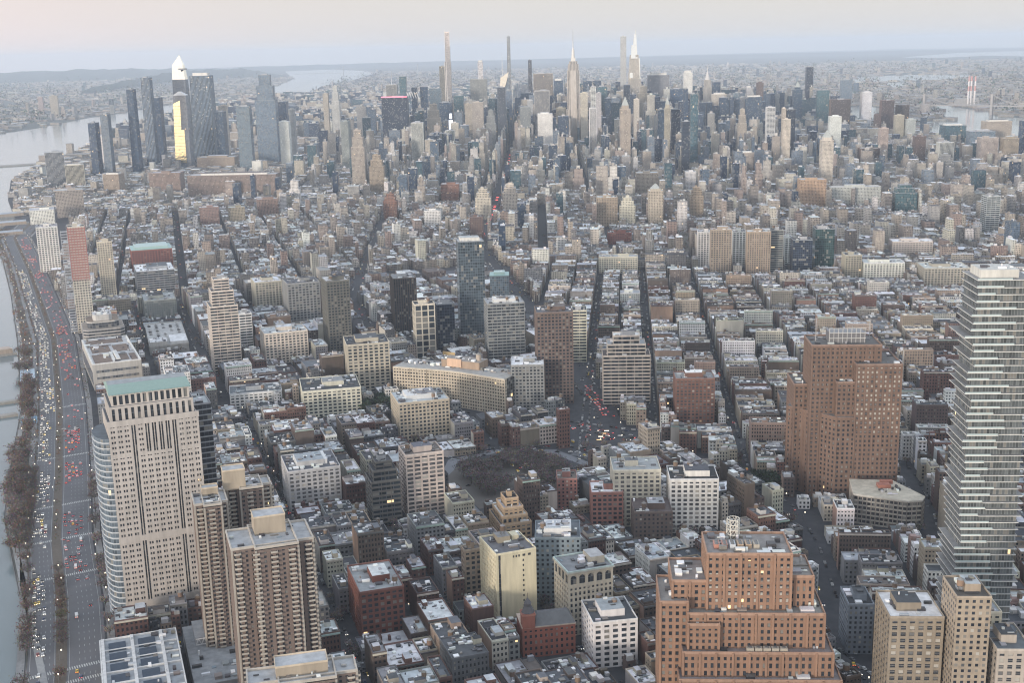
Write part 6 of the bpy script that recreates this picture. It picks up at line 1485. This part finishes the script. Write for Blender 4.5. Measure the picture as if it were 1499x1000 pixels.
for i,c in enumerate(CARS):
    if i in CS: continue
    x,y,a,kd,ci,wh=c
    if math.hypot(x,y)<3300:
        b=MB(); col=CC[ci][1]; z=12 if wh=='roofpark' else 0; b.box(-.9,.9,-2.2,2.2,z+.3,z+.9,'car_paint',col); b.box(-.75,.75,-1.4,.9,z+.9,z+1.4,'car_paint',tuple(v*.5 for v in col))
        if wh not in('parked','roofpark') and (wh!='street' or random.random()<.35):
            tw=math.cos(R(a)-R(27))<0
            for s in (-.65,.65):
                if tw: b.box(s-.2,s+.2,2.2,2.4,.5,.8,'headlight_glow',(1,1,1))
                else: b.box(s-.27,s+.27,-2.4,-2.2,.5,.85,'taillight_glow',(1,0,0))
        b.xf(x,y,a); k=len(cm.V); cm.V+=b.V; cm.L+=[k+j for j in b.L]; cm.N+=b.N; cm.M+=b.M; cm.C+=b.C; cm.UV+=b.UV; cm.P+=b.P
# traffic of the far avenues, a thread of tail lights
for y0,y1,pt in ((3300,4050,SIX),(2250,2900,SIX)):
    for (x,y,a) in along(pt,0,9999,9):
        if y0<y<y1 and random.random()<.22:
            b=MB(); b.box(-3,3,-1.5,0,.4,1.2,'taillight_glow',(1,0,0)); b.xf(x,y,a); k=len(cm.V); cm.V+=b.V; cm.L+=[k+j for j in b.L]; cm.N+=b.N; cm.M+=b.M; cm.C+=b.C; cm.UV+=b.UV; cm.P+=b.P
cm.obj('distant_traffic',kind='stuff',label='small distant cars crowding the farther streets',category='traffic')
# ---------------------------------------------------------------- street lamps
lp=MB(); lp.cyl(0,0,.12,0,7,'painted_metal',(.15,.15,.15),6,.08); lp.bar((0,0,7),(1.4,0,7.4),.1,'painted_metal',(.15,.15,.15)); lpm=lp.mesh('lamp_post')
lh=MB(); lh.box(1.1,2.0,-.3,.3,7.25,7.5,'painted_metal',(.3,.3,.3)); lh.box(1.15,1.95,-.28,.28,6.95,7.24,'lamp_glow',(1,1,1)); lh.cyl(1.55,0,.38,7.5,7.75,'lamp_glow',(1,1,1),6,.2); lhm=lh.mesh('lamp_head')
LS=[]
for (x,y,a) in along(WST,80,2300,30): 
    for off,w in ((-26,'on the cycle path'),(-36,'in the riverside park'),(-44,'in the riverside park'),(26,'along the highway kerb'),(-2.8,'on the highway median')):
        if x+off<SW(y)+4: continue
        if random.random()<.72: LS.append((x+off+random.uniform(-3,3),y+random.uniform(-8,8),w))
for (x,y) in ROT[::2]+[(600,1010),(620,1050),(590,985),(650,1000)]: LS.append((x+6,y+4,'around the bare tree plaza'))
for L,w,_ in STREETS[1:22]:
    for (x,y,a) in along(L,20,900,45):
        if random.random()<.4: LS.append((x+w*.4,y,'on a side street'))
LS=[l_ for l_ in LS if infov(l_[0],l_[1],0)][:240]
for x,y,w in LS:
    o=thing('street_lamp','lit white street lamp '+w,'street lamp',x,y,random.choice((90,270,0)),group='street lamps '+w)
    for nn,me in (('lamp_post',lpm),('lamp_head',lhm)):
        q=bpy.data.objects.new(nn,me); S.collection.objects.link(q); q.parent=o
# shop lights glowing at street level
SL=[(662,860),(640,905),(600,1000),(607,1008),(615,1015),(622,1021),(448,1210),(300,1330),(712,846),(470,618),(395,640),(520,690),(330,1660)]
for k,(x,y) in enumerate(SL):
    o=thing('lit_awning','small warm lit shop awning at street level','awning',x,y,30,group='warm lit shop awnings'); mb=MB(); mb.box(-2.4,2.4,-.6,0,2.7,3.3,'lamp_glow' if k%2 else 'orange_glow',(1,.7,.3)); mb.obj('canopy',o); mb=MB(); mb.box(-2.6,2.6,-1.2,.1,3.4,3.6,'painted_metal',(.15,.12,.1)); mb.obj('awning_top',o)
# ---------------------------------------------------------------- haze
hz=MB(); hz.box(-39500,39500,-39500,39500,-4,520,'masonry',(1,1,1)); hz.face([(-39500,39500,-4),(39500,39500,-4),(39500,-39500,-4),(-39500,-39500,-4)],'masonry',(1,1,1)); h_=hz.obj('haze',kind='stuff')
m=bpy.data.materials.new('haze_air'); m.use_nodes=True; n=m.node_tree.nodes; n.clear(); o_=n.new('ShaderNodeOutputMaterial'); v=n.new('ShaderNodeVolumePrincipled')
v.inputs['Color'].default_value=(.79,.88,1.0,1); v.inputs['Density'].default_value=HAZE; v.inputs['Anisotropy'].default_value=.1; m.node_tree.links.new(v.outputs[0],o_.inputs['Volume']); h_.data.materials.clear(); h_.data.materials.append(m)
print('built',round(time.time()-T0,1),len(S.objects))
